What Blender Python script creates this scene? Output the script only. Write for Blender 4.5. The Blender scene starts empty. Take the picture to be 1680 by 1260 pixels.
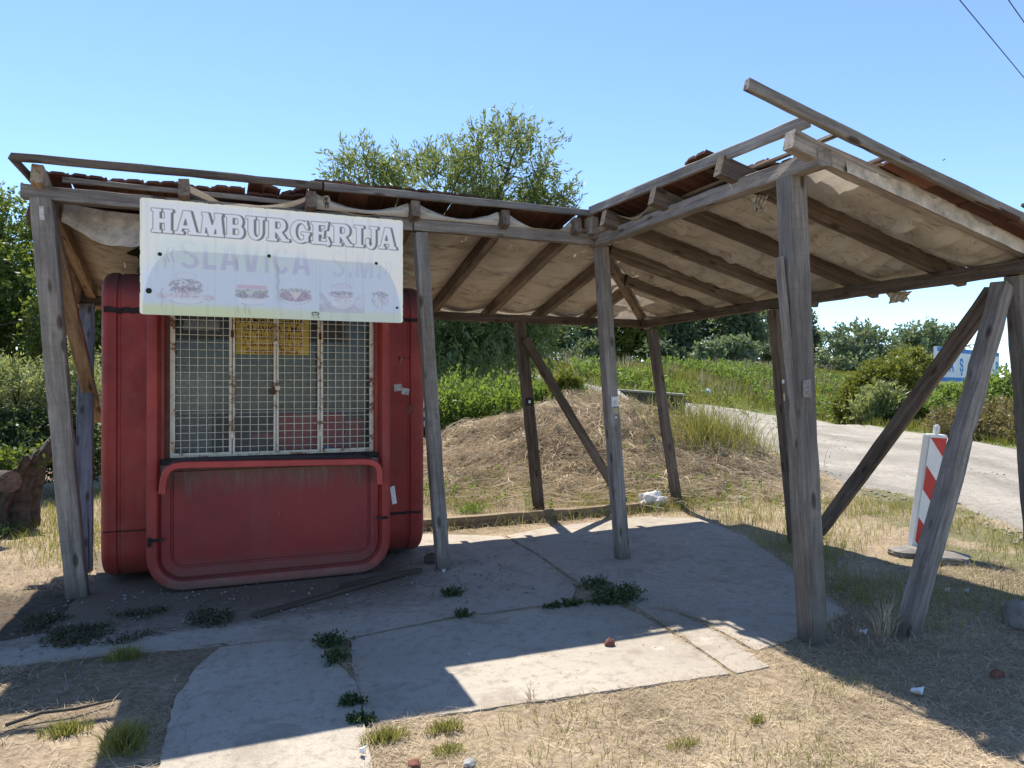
import bpy, bmesh, math, random
import numpy as np
from mathutils import Vector, Matrix

random.seed(7)
rng = np.random.default_rng(7)
scene = bpy.context.scene
COL = scene.collection

# ------------------------------------------------------------------ camera, sky, sun, exposure
EYE = 1.6
YAW = math.radians(22.0)
cam_data = bpy.data.cameras.new('camera')
cam_data.sensor_width = 36.0
cam_data.lens = 36.0 * 1165.0 / 1680.0
cam_data.clip_start = 0.05
cam_data.clip_end = 2000.0
cam = bpy.data.objects.new('camera', cam_data)
COL.objects.link(cam)
cam.location = (0, 0, EYE)
cam.rotation_euler = (math.radians(90.2), 0, -YAW)
scene.camera = cam

SUN_EL = math.radians(59.0)
SUN_AZ = math.radians(0.5)          # measured from +Y towards +X
world = bpy.data.worlds.new('World')
scene.world = world
world.use_nodes = True
wn = world.node_tree.nodes
wl = world.node_tree.links
wn.clear()
w_out = wn.new('ShaderNodeOutputWorld')
w_bg = wn.new('ShaderNodeBackground')
w_sky = wn.new('ShaderNodeTexSky')
w_sky.sky_type = 'NISHITA'
w_sky.sun_disc = False
w_sky.sun_elevation = SUN_EL
w_sky.sun_rotation = SUN_AZ
w_sky.altitude = 80
w_sky.air_density = 0.8
w_sky.dust_density = 0.0
w_sky.ozone_density = 4.5
w_bg.inputs['Strength'].default_value = 0.118
wl.new(w_sky.outputs[0], w_bg.inputs[0])
wl.new(w_bg.outputs[0], w_out.inputs[0])

sun_data = bpy.data.lights.new('sun', 'SUN')
sun_data.energy = 4.0
sun_data.angle = math.radians(0.5)
sun_data.color = (1.0, 0.94, 0.84)
sun = bpy.data.objects.new('sun', sun_data)
COL.objects.link(sun)
sdir = Vector((math.sin(SUN_AZ) * math.cos(SUN_EL), math.cos(SUN_AZ) * math.cos(SUN_EL), math.sin(SUN_EL)))
sun.rotation_euler = sdir.to_track_quat('Z', 'Y').to_euler()
sun.location = (0, 20, 30)

scene.view_settings.view_transform = 'Standard'
scene.view_settings.look = 'None'
scene.view_settings.gamma = 1.0
scene.view_settings.use_curve_mapping = False
scene.view_settings.exposure = 1.16
scene.render.engine = 'CYCLES'
scene.cycles.max_bounces = 10
scene.cycles.diffuse_bounces = 8
scene.cycles.transparent_max_bounces = 12
scene.cycles.use_denoising = True

# ------------------------------------------------------------------ measuring helpers (survey of the place)
RX, RY = math.cos(YAW), -math.sin(YAW)
DX, DY = math.sin(YAW), math.cos(YAW)

def RD(r, d):
    return (d * DX + r * RX, d * DY + r * RY)

def ray(u, v):
    a = (u - 840.0) / 1165.0
    return (DX + a * RX, DY + a * RY, -(v - 634.0) / 1165.0)

def g(u, v, z=0.0):
    q = ray(u, v); t = (z - EYE) / q[2]
    return Vector((q[0] * t, q[1] * t, z))

def py(u, v, y):
    q = ray(u, v); t = y / q[1]
    return Vector((q[0] * t, y, EYE + q[2] * t))

def px(u, v, x):
    q = ray(u, v); t = x / q[0]
    return Vector((x, q[1] * t, EYE + q[2] * t))

def dp(u, v, d):
    q = ray(u, v)
    return Vector((q[0] * d, q[1] * d, EYE + q[2] * d))

# ------------------------------------------------------------------ object helpers
WORLD = {}

def tag(o, label=None, cat=None, group=None, kind=None):
    if label: o['label'] = label
    if cat: o['category'] = cat
    if group: o['group'] = group
    if kind: o['kind'] = kind
    return o

def link(o, mat=None, parent=None, M=None):
    COL.objects.link(o)
    M = M or Matrix.Identity(4)
    if parent is not None:
        o.parent = parent
        o.matrix_parent_inverse = WORLD[parent.name].inverted()
    o.matrix_basis = M
    WORLD[o.name] = M.copy()
    if mat is not None and o.data is not None and hasattr(o.data, 'materials') and len(o.data.materials) == 0:
        o.data.materials.append(mat)
    return o

def empty(name, loc, label, cat, group=None):
    o = bpy.data.objects.new(name, None)
    o.empty_display_size = 0.2
    link(o, M=Matrix.Translation(Vector(loc)))
    return tag(o, label, cat, group)

def pyd(name, verts, faces, mat, parent=None, M=None, smooth=False):
    me = bpy.data.meshes.new(name)
    me.from_pydata([tuple(v) for v in verts], [], faces)
    me.validate()
    if smooth:
        me.polygons.foreach_set('use_smooth', [True] * len(me.polygons))
    me.update()
    return link(bpy.data.objects.new(name, me), mat, parent, M)

def from_bm(name, bm, mat, parent=None, M=None, smooth=False):
    me = bpy.data.meshes.new(name)
    bm.normal_update()
    bm.to_mesh(me); bm.free()
    if smooth:
        me.polygons.foreach_set('use_smooth', [True] * len(me.polygons))
    return link(bpy.data.objects.new(name, me), mat, parent, M)

def npm(name, V, F, mat, parent=None, M=None, smooth=False, col=None):
    """numpy verts (N,3), faces (K,n)"""
    V = np.ascontiguousarray(V, dtype=np.float32); F = np.ascontiguousarray(F, dtype=np.int32)
    me = bpy.data.meshes.new(name)
    me.vertices.add(len(V)); me.vertices.foreach_set('co', V.ravel())
    k, n = F.shape
    me.loops.add(k * n); me.loops.foreach_set('vertex_index', F.ravel())
    me.polygons.add(k)
    me.polygons.foreach_set('loop_start', np.arange(0, k * n, n, dtype=np.int32))
    if smooth:
        me.polygons.foreach_set('use_smooth', np.ones(k, dtype=bool))
    me.update(calc_edges=True)
    if col is not None:
        a = me.attributes.new('Col', 'FLOAT_COLOR', 'POINT')
        c = np.ones((len(V), 4), dtype=np.float32); c[:, :3] = col
        a.data.foreach_set('color', c.ravel())
    return link(bpy.data.objects.new(name, me), mat, parent, M)

def frame(p0, p1, up=(0, 0, 1)):
    p0 = Vector(p0); p1 = Vector(p1)
    x = (p1 - p0).normalized(); u = Vector(up)
    z = (u - x * u.dot(x))
    if z.length < 1e-4:
        u = Vector((0, 1, 0)); z = u - x * u.dot(x)
    z.normalize(); y = z.cross(x)
    return Matrix(((x.x, y.x, z.x, p0.x), (x.y, y.y, z.y, p0.y), (x.z, y.z, z.z, p0.z), (0, 0, 0, 1)))

def timber(name, p0, p1, w, h, mat, parent=None, up=(0, 0, 1), jit=0.003, ch=0.006, skew=0.0, taper=1.0):
    """sawn timber along p0-p1, w across, h along up; slightly uneven arrises"""
    L = (Vector(p1) - Vector(p0)).length
    n = max(2, int(L / 0.16))
    V = []; Fc = []
    prof = [(-w/2+ch, -h/2), (w/2-ch, -h/2), (w/2, -h/2+ch), (w/2, h/2-ch), (w/2-ch, h/2), (-w/2+ch, h/2), (-w/2, h/2-ch), (-w/2, -h/2+ch)]
    bow = random.uniform(-1, 1) * 0.004 * L; bow2 = random.uniform(-1, 1) * 0.003 * L
    for i in range(n + 1):
        t = i / n
        s = 1 + (taper - 1) * t
        oy = bow * math.sin(math.pi * t); oz = bow2 * math.sin(math.pi * t)
        for (a, b) in prof:
            nick = -abs(random.gauss(0, 1)) * jit
            k = 1 + nick / max(w, h) * 2
            x = t * L
            if i == 0: x += skew * b
            if i == n: x += skew * b + random.uniform(-1, 1) * jit
            V.append((x, a * s * k + oy + random.uniform(-1, 1) * jit * 0.3, b * s * k + oz + random.uniform(-1, 1) * jit * 0.3))
    for i in range(n):
        for j in range(8):
            a = i * 8 + j; b = i * 8 + (j + 1) % 8
            Fc.append((a, a + 8, b + 8, b)[::-1])
    Fc.append(tuple(range(8))[::-1]); Fc.append(tuple(range(n * 8, n * 8 + 8)))
    return pyd(name, V, Fc, mat, parent, frame(p0, p1, up))

def box_bm(bm, c, s, R=None):
    m = Matrix.Translation(Vector(c))
    if R is not None: m = m @ R
    m = m @ Matrix.Diagonal((s[0], s[1], s[2], 1))
    return bmesh.ops.create_cube(bm, size=1, matrix=m)

def box(name, lo, hi, mat, parent=None, bev=0.003):
    bm = bmesh.new()
    c = [(a + b) / 2 for a, b in zip(lo, hi)]; s = [abs(b - a) for a, b in zip(lo, hi)]
    box_bm(bm, (0, 0, 0), s)
    if bev: bmesh.ops.bevel(bm, geom=bm.edges[:], offset=min(bev, min(s) * 0.3), segments=1, affect='EDGES')
    return from_bm(name, bm, mat, parent, Matrix.Translation(Vector(c)))

def tubes(polys, sides=6):
    """list of (points, radii) -> V, F"""
    V = []; F = []
    for pts, rad in polys:
        pts = [Vector(p) for p in pts]
        b = len(V); n = len(pts)
        pu = Vector((0.31, 0.9, 0.2))
        for i, p in enumerate(pts):
            t = (pts[min(i + 1, n - 1)] - pts[max(i - 1, 0)]).normalized()
            x = pu - t * pu.dot(t)
            if x.length < 1e-3: x = Vector((1, 0, 0)) - t * t.x
            x.normalize(); pu = x; y = t.cross(x)
            for k in range(sides):
                a = 2 * math.pi * k / sides
                V.append(p + (x * math.cos(a) + y * math.sin(a)) * rad[i])
        for i in range(n - 1):
            for k in range(sides):
                a = b + i * sides + k; c = b + i * sides + (k + 1) % sides
                F.append((a, c, c + sides, a + sides))
    return np.array([tuple(v) for v in V]), np.array(F)

# value noise for numpy
def _hash(i, j, s):
    n = (i.astype(np.int64) * 374761393 + j.astype(np.int64) * 668265263 + s * 974711) & 0x7fffffff
    n = ((n ^ (n >> 13)) * 1274126177) & 0x7fffffff
    return ((n ^ (n >> 16)) & 0xffff) / 65535.0

def vn(x, y, sc=1.0, seed=0, octv=3):
    x = np.asarray(x, float) * sc; y = np.asarray(y, float) * sc
    out = 0; amp = 0.5; tot = 0
    for o in range(octv):
        i = np.floor(x); j = np.floor(y); fx = x - i; fy = y - j
        fx = fx * fx * (3 - 2 * fx); fy = fy * fy * (3 - 2 * fy)
        a = _hash(i, j, seed + o); b = _hash(i + 1, j, seed + o); c = _hash(i, j + 1, seed + o); d = _hash(i + 1, j + 1, seed + o)
        out = out + amp * ((a * (1 - fx) + b * fx) * (1 - fy) + (c * (1 - fx) + d * fx) * fy)
        tot += amp; amp *= 0.5; x = x * 2.03 + 17.1; y = y * 2.03 + 9.7
    return out / tot

def sstep(a, b, x):
    t = np.clip((x - a) / (b - a), 0, 1)
    return t * t * (3 - 2 * t)

def inpoly(x, y, P):
    c = np.zeros(np.shape(x), bool)
    n = len(P)
    for i in range(n):
        x1, y1 = P[i][0], P[i][1]; x2, y2 = P[(i + 1) % n][0], P[(i + 1) % n][1]
        if y1 == y2: continue
        c ^= ((y1 > y) != (y2 > y)) & (x < (x2 - x1) * (y - y1) / (y2 - y1) + x1)
    return c

def pdist(x, y, P):
    d = np.full(np.shape(x), 1e9)
    n = len(P)
    for i in range(n):
        x1, y1 = P[i][0], P[i][1]; x2, y2 = P[(i + 1) % n][0], P[(i + 1) % n][1]
        L = (x2 - x1) ** 2 + (y2 - y1) ** 2
        t = np.clip(((x - x1) * (x2 - x1) + (y - y1) * (y2 - y1)) / max(L, 1e-9), 0, 1)
        d = np.minimum(d, np.hypot(x - x1 - t * (x2 - x1), y - y1 - t * (y2 - y1)))
    return d

# ------------------------------------------------------------------ materials
class NT:
    def __init__(s, name):
        s.m = bpy.data.materials.new(name); s.m.use_nodes = True
        s.n = s.m.node_tree.nodes; s.l = s.m.node_tree.links; s.n.clear()
        s.out = s.n.new('ShaderNodeOutputMaterial')
    def add(s, t, **kw):
        nd = s.n.new(t)
        for k, v in kw.items():
            setattr(nd, k, v)
        return nd
    def put(s, sock, v):
        if isinstance(v, bpy.types.NodeSocket): s.l.new(v, sock)
        elif isinstance(v, tuple) and len(v) == 3 and sock.type == 'RGBA': sock.default_value = (*v, 1)
        else: sock.default_value = v
    def coords(s, kind='Object', scale=(1, 1, 1), rand=False):
        tc = s.add('ShaderNodeTexCoord'); mp = s.add('ShaderNodeMapping')
        mp.inputs['Scale'].default_value = scale
        if kind == 'Position':
            gm = s.add('ShaderNodeNewGeometry'); s.l.new(gm.outputs['Position'], mp.inputs[0])
        else: s.l.new(tc.outputs[kind], mp.inputs[0])
        if rand:
            oi = s.add('ShaderNodeObjectInfo'); mu = s.add('ShaderNodeMath', operation='MULTIPLY'); mu.inputs[1].default_value = 57.0
            s.l.new(oi.outputs['Random'], mu.inputs[0]); s.l.new(mu.outputs[0], mp.inputs['Location'])
        return mp.outputs[0]
    def noise(s, vec, scale, detail=4, rough=0.6, dist=0.0):
        nd = s.add('ShaderNodeTexNoise'); s.l.new(vec, nd.inputs['Vector'])
        nd.inputs['Scale'].default_value = scale; nd.inputs['Detail'].default_value = detail
        nd.inputs['Roughness'].default_value = rough; nd.inputs['Distortion'].default_value = dist
        return nd.outputs[0]
    def ramp(s, fac, stops):
        r = s.add('ShaderNodeValToRGB'); s.l.new(fac, r.inputs[0]); e = r.color_ramp.elements
        while len(e) < len(stops): e.new(0.5)
        for i, (p, c) in enumerate(stops):
            e[i].position = p; e[i].color = (*c, 1) if isinstance(c, tuple) else (c, c, c, 1)
        return r.outputs[0]
    def mix(s, fac, a, b, mode='MIX'):
        m = s.add('ShaderNodeMix', data_type='RGBA', blend_type=mode)
        s.put(m.inputs[0], fac); s.put(m.inputs[6], a); s.put(m.inputs[7], b)
        return m.outputs[2]
    def math(s, op, a, b=0.0, clamp=False):
        m = s.add('ShaderNodeMath', operation=op, use_clamp=clamp); s.put(m.inputs[0], a); s.put(m.inputs[1], b)
        return m.outputs[0]
    def rng(s, v, a, b, c=0.0, d=1.0):
        m = s.add('ShaderNodeMapRange', interpolation_type='SMOOTHSTEP'); s.put(m.inputs[0], v)
        for i, q in zip((1, 2, 3, 4), (a, b, c, d)): m.inputs[i].default_value = q
        return m.outputs[0]
    def bump(s, h, strength=0.3, dist=0.01):
        b = s.add('ShaderNodeBump'); b.inputs['Strength'].default_value = strength; b.inputs['Distance'].default_value = dist
        s.l.new(h, b.inputs['Height']); return b.outputs[0]
    def attr(s, n='Col'):
        a = s.add('ShaderNodeAttribute'); a.attribute_name = n; return a.outputs['Color']
    def rand(s): return s.add('ShaderNodeObjectInfo').outputs['Random']
    def principled(s, col, rough=0.8, spec=0.3, normal=None, metal=0.0):
        p = s.add('ShaderNodeBsdfPrincipled'); s.put(p.inputs['Base Color'], col); s.put(p.inputs['Roughness'], rough)
        p.inputs['Specular IOR Level'].default_value = spec; p.inputs['Metallic'].default_value = metal
        if normal is not None: s.l.new(normal, p.inputs['Normal'])
        s.l.new(p.outputs[0], s.out.inputs[0]); return p
    def translucent(s, p, col, fac):
        t = s.add('ShaderNodeBsdfTranslucent'); s.put(t.inputs[0], col)
        m = s.add('ShaderNodeMixShader'); s.put(m.inputs[0], fac)
        s.l.new(p.outputs[0], m.inputs[1]); s.l.new(t.outputs[0], m.inputs[2]); s.l.new(m.outputs[0], s.out.inputs[0])

def m_wood(name, dark, mid, light):
    t = NT(name)
    v = t.coords('Object', (0.9, 22, 22), rand=True)
    gr = t.noise(v, 1.5, 8, 0.7, 0.7)
    lg = t.noise(t.coords('Object', (1.3, 4, 4), rand=True), 1.2, 5, 0.65)
    fine = t.noise(t.coords('Object', (9, 90, 90), rand=True), 1.0, 4, 0.7)
    c = t.ramp(gr, [(0.28, dark), (0.46, mid), (0.68, light)])
    c = t.mix(t.rng(lg, 0.42, 0.66), c, t.mix(0.5, c, dark))
    c = t.mix(t.rng(lg, 0.44, 0.30), c, t.mix(0.5, c, light))
    c = t.mix(1.0, c, t.ramp(fine, [(0.3, 0.82), (0.7, 1.15)]), 'MULTIPLY')
    # splits along the grain
    cr = t.rng(t.noise(t.coords('Object', (0.45, 15, 15), rand=True), 1.0, 3, 0.5, 0.3), 0.315, 0.285)
    c = t.mix(t.math('MULTIPLY', cr, 0.85), c, (0.018, 0.015, 0.012))
    # knots with a ring
    vo = t.add('ShaderNodeTexVoronoi'); t.l.new(t.coords('Object', (3.2, 9, 9), rand=True), vo.inputs[0]); vo.inputs['Scale'].default_value = 1.0
    dk = t.rng(vo.outputs['Distance'], 0.24, 0.10)
    c = t.mix(t.math('MULTIPLY', dk, 0.8), c, (0.045, 0.03, 0.02))
    # saw marks across
    sm = t.noise(t.coords('Object', (60, 3, 3), rand=True), 1.0, 2, 0.5)
    c = t.mix(t.math('MULTIPLY', t.rng(sm, 0.55, 0.7), 0.18), c, dark)
    sp_ = t.add('ShaderNodeSeparateXYZ'); t.l.new(t.coords('Position'), sp_.inputs[0])
    ft = t.rng(t.math('ADD', sp_.outputs['Z'], t.math('MULTIPLY', lg, 0.25)), 0.36, 0.10)
    c = t.mix(t.math('MULTIPLY', ft, 0.6), c, (0.075, 0.058, 0.043))
    r = t.math('ADD', t.math('MULTIPLY', t.rand(), 0.45), 0.78)
    hs = t.add('ShaderNodeHueSaturation'); t.put(hs.inputs['Value'], r); t.put(hs.inputs['Color'], c)
    h = t.math('SUBTRACT', gr, t.math('MULTIPLY', cr, 0.9))
    t.principled(hs.outputs[0], 0.85, 0.2, t.bump(h, 0.6, 0.006))
    return t.m

def m_simple(name, col, rough=0.7, spec=0.3, var=0.15, sc=6.0, metal=0.0, bump=0.15):
    t = NT(name)
    v = t.coords('Object', (1, 1, 1), rand=True)
    n = t.noise(v, sc, 6, 0.65)
    lo = tuple(x * (1 - var) for x in col); hi = tuple(min(1, x * (1 + var)) for x in col)
    c = t.ramp(n, [(0.3, lo), (0.7, hi)])
    t.principled(c, rough, spec, t.bump(n, bump, 0.004), metal)
    return t.m

M_wood = m_wood('weathered_grey_wood', (0.1, 0.086, 0.073), (0.23, 0.203, 0.178), (0.36, 0.325, 0.285))
M_beam = m_wood('weathered_beam_wood', (0.11, 0.092, 0.077), (0.25, 0.217, 0.182), (0.38, 0.34, 0.29))
M_rafter = m_wood('brown_rafter_wood', (0.062, 0.045, 0.034), (0.165, 0.125, 0.095), (0.28, 0.22, 0.17))
M_darkwood = m_wood('dark_wood', (0.038, 0.028, 0.021), (0.115, 0.088, 0.068), (0.2, 0.158, 0.124))
M_brace = m_wood('pale_brown_wood', (0.10, 0.07, 0.045), (0.26, 0.19, 0.125), (0.42, 0.32, 0.22))
M_bluewood = m_wood('blue_grey_wood', (0.06, 0.065, 0.075), (0.15, 0.16, 0.18), (0.25, 0.26, 0.28))

def m_red():
    t = NT('faded_red_fibreglass')
    v = t.coords('Object'); p = t.coords('Position')
    n1 = t.noise(v, 1.4, 5, 0.6); n2 = t.noise(v, 9, 6, 0.7)
    c = t.ramp(n1, [(0.30, (0.19, 0.023, 0.021)), (0.5, (0.31, 0.036, 0.028)), (0.70, (0.42, 0.062, 0.044))])
    # vertical rain streaks
    vs = t.coords('Position', (14, 14, 0.7)); st = t.rng(t.noise(vs, 1.0, 5, 0.65), 0.50, 0.75)
    sep = t.add('ShaderNodeSeparateXYZ'); t.l.new(p, sep.inputs[0])
    z = sep.outputs['Z']
    c = t.mix(t.math('MULTIPLY', st, 0.5), c, (0.12, 0.045, 0.038))
    ch = t.rng(t.noise(t.coords('Position', (5, 5, 5)), 2.0, 8, 0.8), 0.60, 0.66)
    c = t.mix(t.math('MULTIPLY', ch, 0.4), c, (0.20, 0.10, 0.085))
    sc_ = t.rng(t.noise(t.coords('Position', (40, 40, 3)), 1.0, 3, 0.6, 2.0), 0.69, 0.72)
    c = t.mix(t.math('MULTIPLY', sc_, 0.35), c, (0.42, 0.20, 0.17))
    # sooty dirt on the roof end and grime near the ground
    top = t.rng(t.math('ADD', z, t.math('MULTIPLY', n2, 0.22)), 2.33, 2.62)
    c = t.mix(t.math('MULTIPLY', top, 0.85), c, (0.055, 0.042, 0.045))
    bot = t.rng(t.math('ADD', z, t.math('MULTIPLY', n2, 0.25)), 0.42, 0.10)
    c = t.mix(t.math('MULTIPLY', bot, 0.55), c, (0.11, 0.075, 0.06))
    sp = t.rng(t.noise(v, 40, 3, 0.6), 0.66, 0.72)
    c = t.mix(t.math('MULTIPLY', sp, 0.45), c, (0.12, 0.06, 0.05))
    ck = t.rng(t.noise(t.coords('Position', (2.2, 2.2, 1.1)), 1.3, 6, 0.7), 0.50, 0.72)
    c = t.mix(t.math('MULTIPLY', ck, 0.22), c, (0.34, 0.155, 0.125))
    bl = t.rng(t.math('ADD', z, t.math('MULTIPLY', n2, 0.12)), 0.17, 0.08)
    c = t.mix(t.math('MULTIPLY', bl, 0.5), c, (0.20, 0.15, 0.125))
    ro = t.rng(n2, 0.3, 0.7, 0.42, 0.62)
    t.principled(c, ro, 0.35, t.bump(n2, 0.06, 0.004))
    return t.m
M_red = m_red()

def m_redpanel():
    t = NT('dull_red_panel')
    v = t.coords('Object'); p = t.coords('Position')
    n1 = t.noise(v, 1.2, 5, 0.6); n2 = t.noise(v, 8, 6, 0.7)
    c = t.ramp(n1, [(0.3, (0.20, 0.024, 0.024)), (0.7, (0.31, 0.036, 0.032))])
    sep = t.add('ShaderNodeSeparateXYZ'); t.l.new(p, sep.inputs[0]); z = sep.outputs['Z']
    vs = t.coords('Position', (7, 7, 1.6)); st = t.noise(vs, 1.0, 7, 0.75)
    drip = t.rng(t.math('ADD', z, t.math('MULTIPLY', t.math('SUBTRACT', st, 0.5), 0.55)), 0.70, 1.02)
    c = t.mix(t.math('MULTIPLY', drip, 0.8), c, (0.15, 0.105, 0.082))
    vs2 = t.coords('Position', (30, 30, 1.5)); st2 = t.rng(t.noise(vs2, 1.0, 4, 0.6), 0.5, 0.7)
    c = t.mix(t.math('MULTIPLY', t.math('MULTIPLY', drip, st2), 0.6), c, (0.24, 0.19, 0.155))
    sc_ = t.rng(t.noise(t.coords('Position', (30, 30, 4)), 1.0, 4, 0.6, 2.5), 0.66, 0.70)
    c = t.mix(t.math('MULTIPLY', sc_, 0.35), c, (0.33, 0.17, 0.15))
    low = t.rng(t.math('ADD', z, t.math('MULTIPLY', n2, 0.2)), 0.40, 0.18)
    c = t.mix(t.math('MULTIPLY', low, 0.55), c, (0.14, 0.10, 0.085))
    ck = t.rng(t.noise(t.coords('Position', (1.6, 1.6, 0.9)), 1.7, 6, 0.7), 0.48, 0.70)
    c = t.mix(t.math('MULTIPLY', ck, 0.14), c, (0.27, 0.12, 0.105))
    t.principled(c, 0.5, 0.35, t.bump(n2, 0.08, 0.004))
    return t.m
M_redpanel = m_redpanel()
M_redrim = m_simple('worn_red_rim', (0.43, 0.058, 0.048), 0.5, 0.35, 0.3, 3.0)
M_redbright = m_simple('bright_red_plastic', (0.85, 0.04, 0.08), 0.4, 0.4, 0.1, 2)
M_seam = m_simple('grimy_seam', (0.035, 0.026, 0.026), 0.9, 0.2, 0.6, 18)
M_jamb = m_simple('brown_rubber_jamb', (0.12, 0.055, 0.042), 0.8, 0.2, 0.45, 7)
M_dust = m_simple('dusty_counter', (0.10, 0.09, 0.085), 0.9, 0.1, 0.4, 12)

def m_rusty():
    t = NT('rusty_white_paint')
    v = t.coords('Object'); n = t.noise(v, 11, 7, 0.75)
    c = t.ramp(n, [(0.34, (0.10, 0.035, 0.015)), (0.42, (0.30, 0.16, 0.08)), (0.47, (0.62, 0.56, 0.44)), (0.7, (0.72, 0.68, 0.57))])
    t.principled(c, 0.6, 0.3, t.bump(n, 0.2, 0.002)); return t.m
M_rusty = m_rusty()
M_wire = m_simple('cream_wire', (0.62, 0.57, 0.45), 0.6, 0.3, 0.3, 20)
M_dark = m_simple('black_rubber', (0.012, 0.012, 0.013), 0.6, 0.3)
M_rust = m_simple('rust', (0.09, 0.04, 0.022), 0.9, 0.2, 0.4, 20)
M_interior = m_simple('grey_interior', (0.085, 0.09, 0.10), 0.8, 0.2, 0.25, 3)
M_bluegrey = m_simple('blue_grey_shelf', (0.06, 0.075, 0.11), 0.7, 0.2)
M_white = m_simple('white_paint', (0.74, 0.74, 0.72), 0.6, 0.3, 0.08)
M_paper = m_simple('paper', (0.72, 0.72, 0.70), 0.8, 0.1, 0.15, 12)
M_papery = m_simple('dull_yellow_paper', (0.45, 0.40, 0.25), 0.8, 0.1, 0.2, 12)
M_notice = m_simple('yellow_notice', (0.50, 0.375, 0.085), 0.6, 0.2, 0.1, 4)
M_inkdark = m_simple('dark_ink', (0.05, 0.028, 0.02), 0.8, 0.1, 0.1)
M_inkred = m_simple('red_ink', (0.24, 0.03, 0.03), 0.8, 0.1, 0.1)
M_silver = m_simple('silver_sticker', (0.5, 0.48, 0.44), 0.6, 0.3, 0.35, 30)
M_ghost = m_simple('faded_sticker', (0.21, 0.075, 0.055), 0.8, 0.1, 0.25, 20)
M_scratch = m_simple('pale_scratches', (0.34, 0.14, 0.13), 0.8, 0.1, 0.1)

t = NT('window_glass')
gl = t.add('ShaderNodeBsdfGlossy'); gl.inputs['Roughness'].default_value = 0.03; gl.inputs['Color'].default_value = (0.9, 0.95, 0.95, 1)
tr = t.add('ShaderNodeBsdfTransparent'); tr.inputs[0].default_value = (0.80, 0.84, 0.84, 1)
df = t.add('ShaderNodeBsdfDiffuse'); df.inputs[0].default_value = (0.35, 0.36, 0.35, 1)  # pale veil coloured onto the pane for the grey reflected haze
m1 = t.add('ShaderNodeMixShader'); m1.inputs[0].default_value = 0.014
t.l.new(tr.outputs[0], m1.inputs[1]); t.l.new(gl.outputs[0], m1.inputs[2])
m2 = t.add('ShaderNodeMixShader'); t.l.new(t.rng(t.noise(t.coords('Object'), 3, 5, 0.6), 0.3, 0.7, 0.09, 0.17), m2.inputs[0])
t.l.new(m1.outputs[0], m2.inputs[1]); t.l.new(df.outputs[0], m2.inputs[2]); t.l.new(m2.outputs[0], t.out.inputs[0])
M_glass = t.m

def m_tile():
    t = NT('old_clay_tile'); v = t.coords('Object', rand=True)
    n = t.noise(v, 7, 6, 0.7); n2 = t.noise(v, 2.5, 4, 0.6)
    c = t.ramp(n2, [(0.25, (0.085, 0.040, 0.028)), (0.55, (0.15, 0.070, 0.047)), (0.8, (0.19, 0.105, 0.075))])
    c = t.mix(t.rng(n, 0.48, 0.72), c, (0.07, 0.055, 0.045))
    hs = t.add('ShaderNodeHueSaturation'); t.put(hs.inputs['Value'], t.math('ADD', t.math('MULTIPLY', t.rand(), 0.8), 0.5)); t.put(hs.inputs['Color'], c)
    t.principled(hs.outputs[0], 0.9, 0.15, t.bump(n, 0.5, 0.006)); return t.m
M_tile = m_tile()

def m_cloth():
    t = NT('stained_canvas'); v = t.coords('Position')
    n1 = t.noise(v, 1.3, 6, 0.65); n2 = t.noise(v, 11, 6, 0.7)
    c = t.ramp(n1, [(0.28, (0.37, 0.325, 0.26)), (0.5, (0.58, 0.525, 0.44)), (0.72, (0.70, 0.65, 0.56))])
    st = t.rng(t.noise(t.coords('Position', (1.2, 3.5, 5)), 1.6, 6, 0.7, 0.8), 0.55, 0.75)
    c = t.mix(t.math('MULTIPLY', st, 0.8), c, (0.20, 0.145, 0.095))
    st2 = t.rng(t.noise(t.coords('Position', (0.8, 9, 9)), 1.3, 6, 0.75, 1.2), 0.53, 0.62)
    c = t.mix(t.math('MULTIPLY', st2, 0.45), c, (0.13, 0.095, 0.065))
    sp = t.rng(t.noise(v, 30, 4, 0.7), 0.62, 0.75)
    c = t.mix(t.math('MULTIPLY', sp, 0.5), c, (0.16, 0.12, 0.085))
    p = t.principled(c, 0.95, 0.05, t.bump(n2, 0.25, 0.01))
    t.translucent(p, c, 0.15); return t.m
M_cloth = m_cloth()
M_oldcloth = m_simple('weathered_canvas_edge', (0.52, 0.45, 0.36), 0.95, 0.05, 0.45, 9, bump=0.5)

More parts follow.
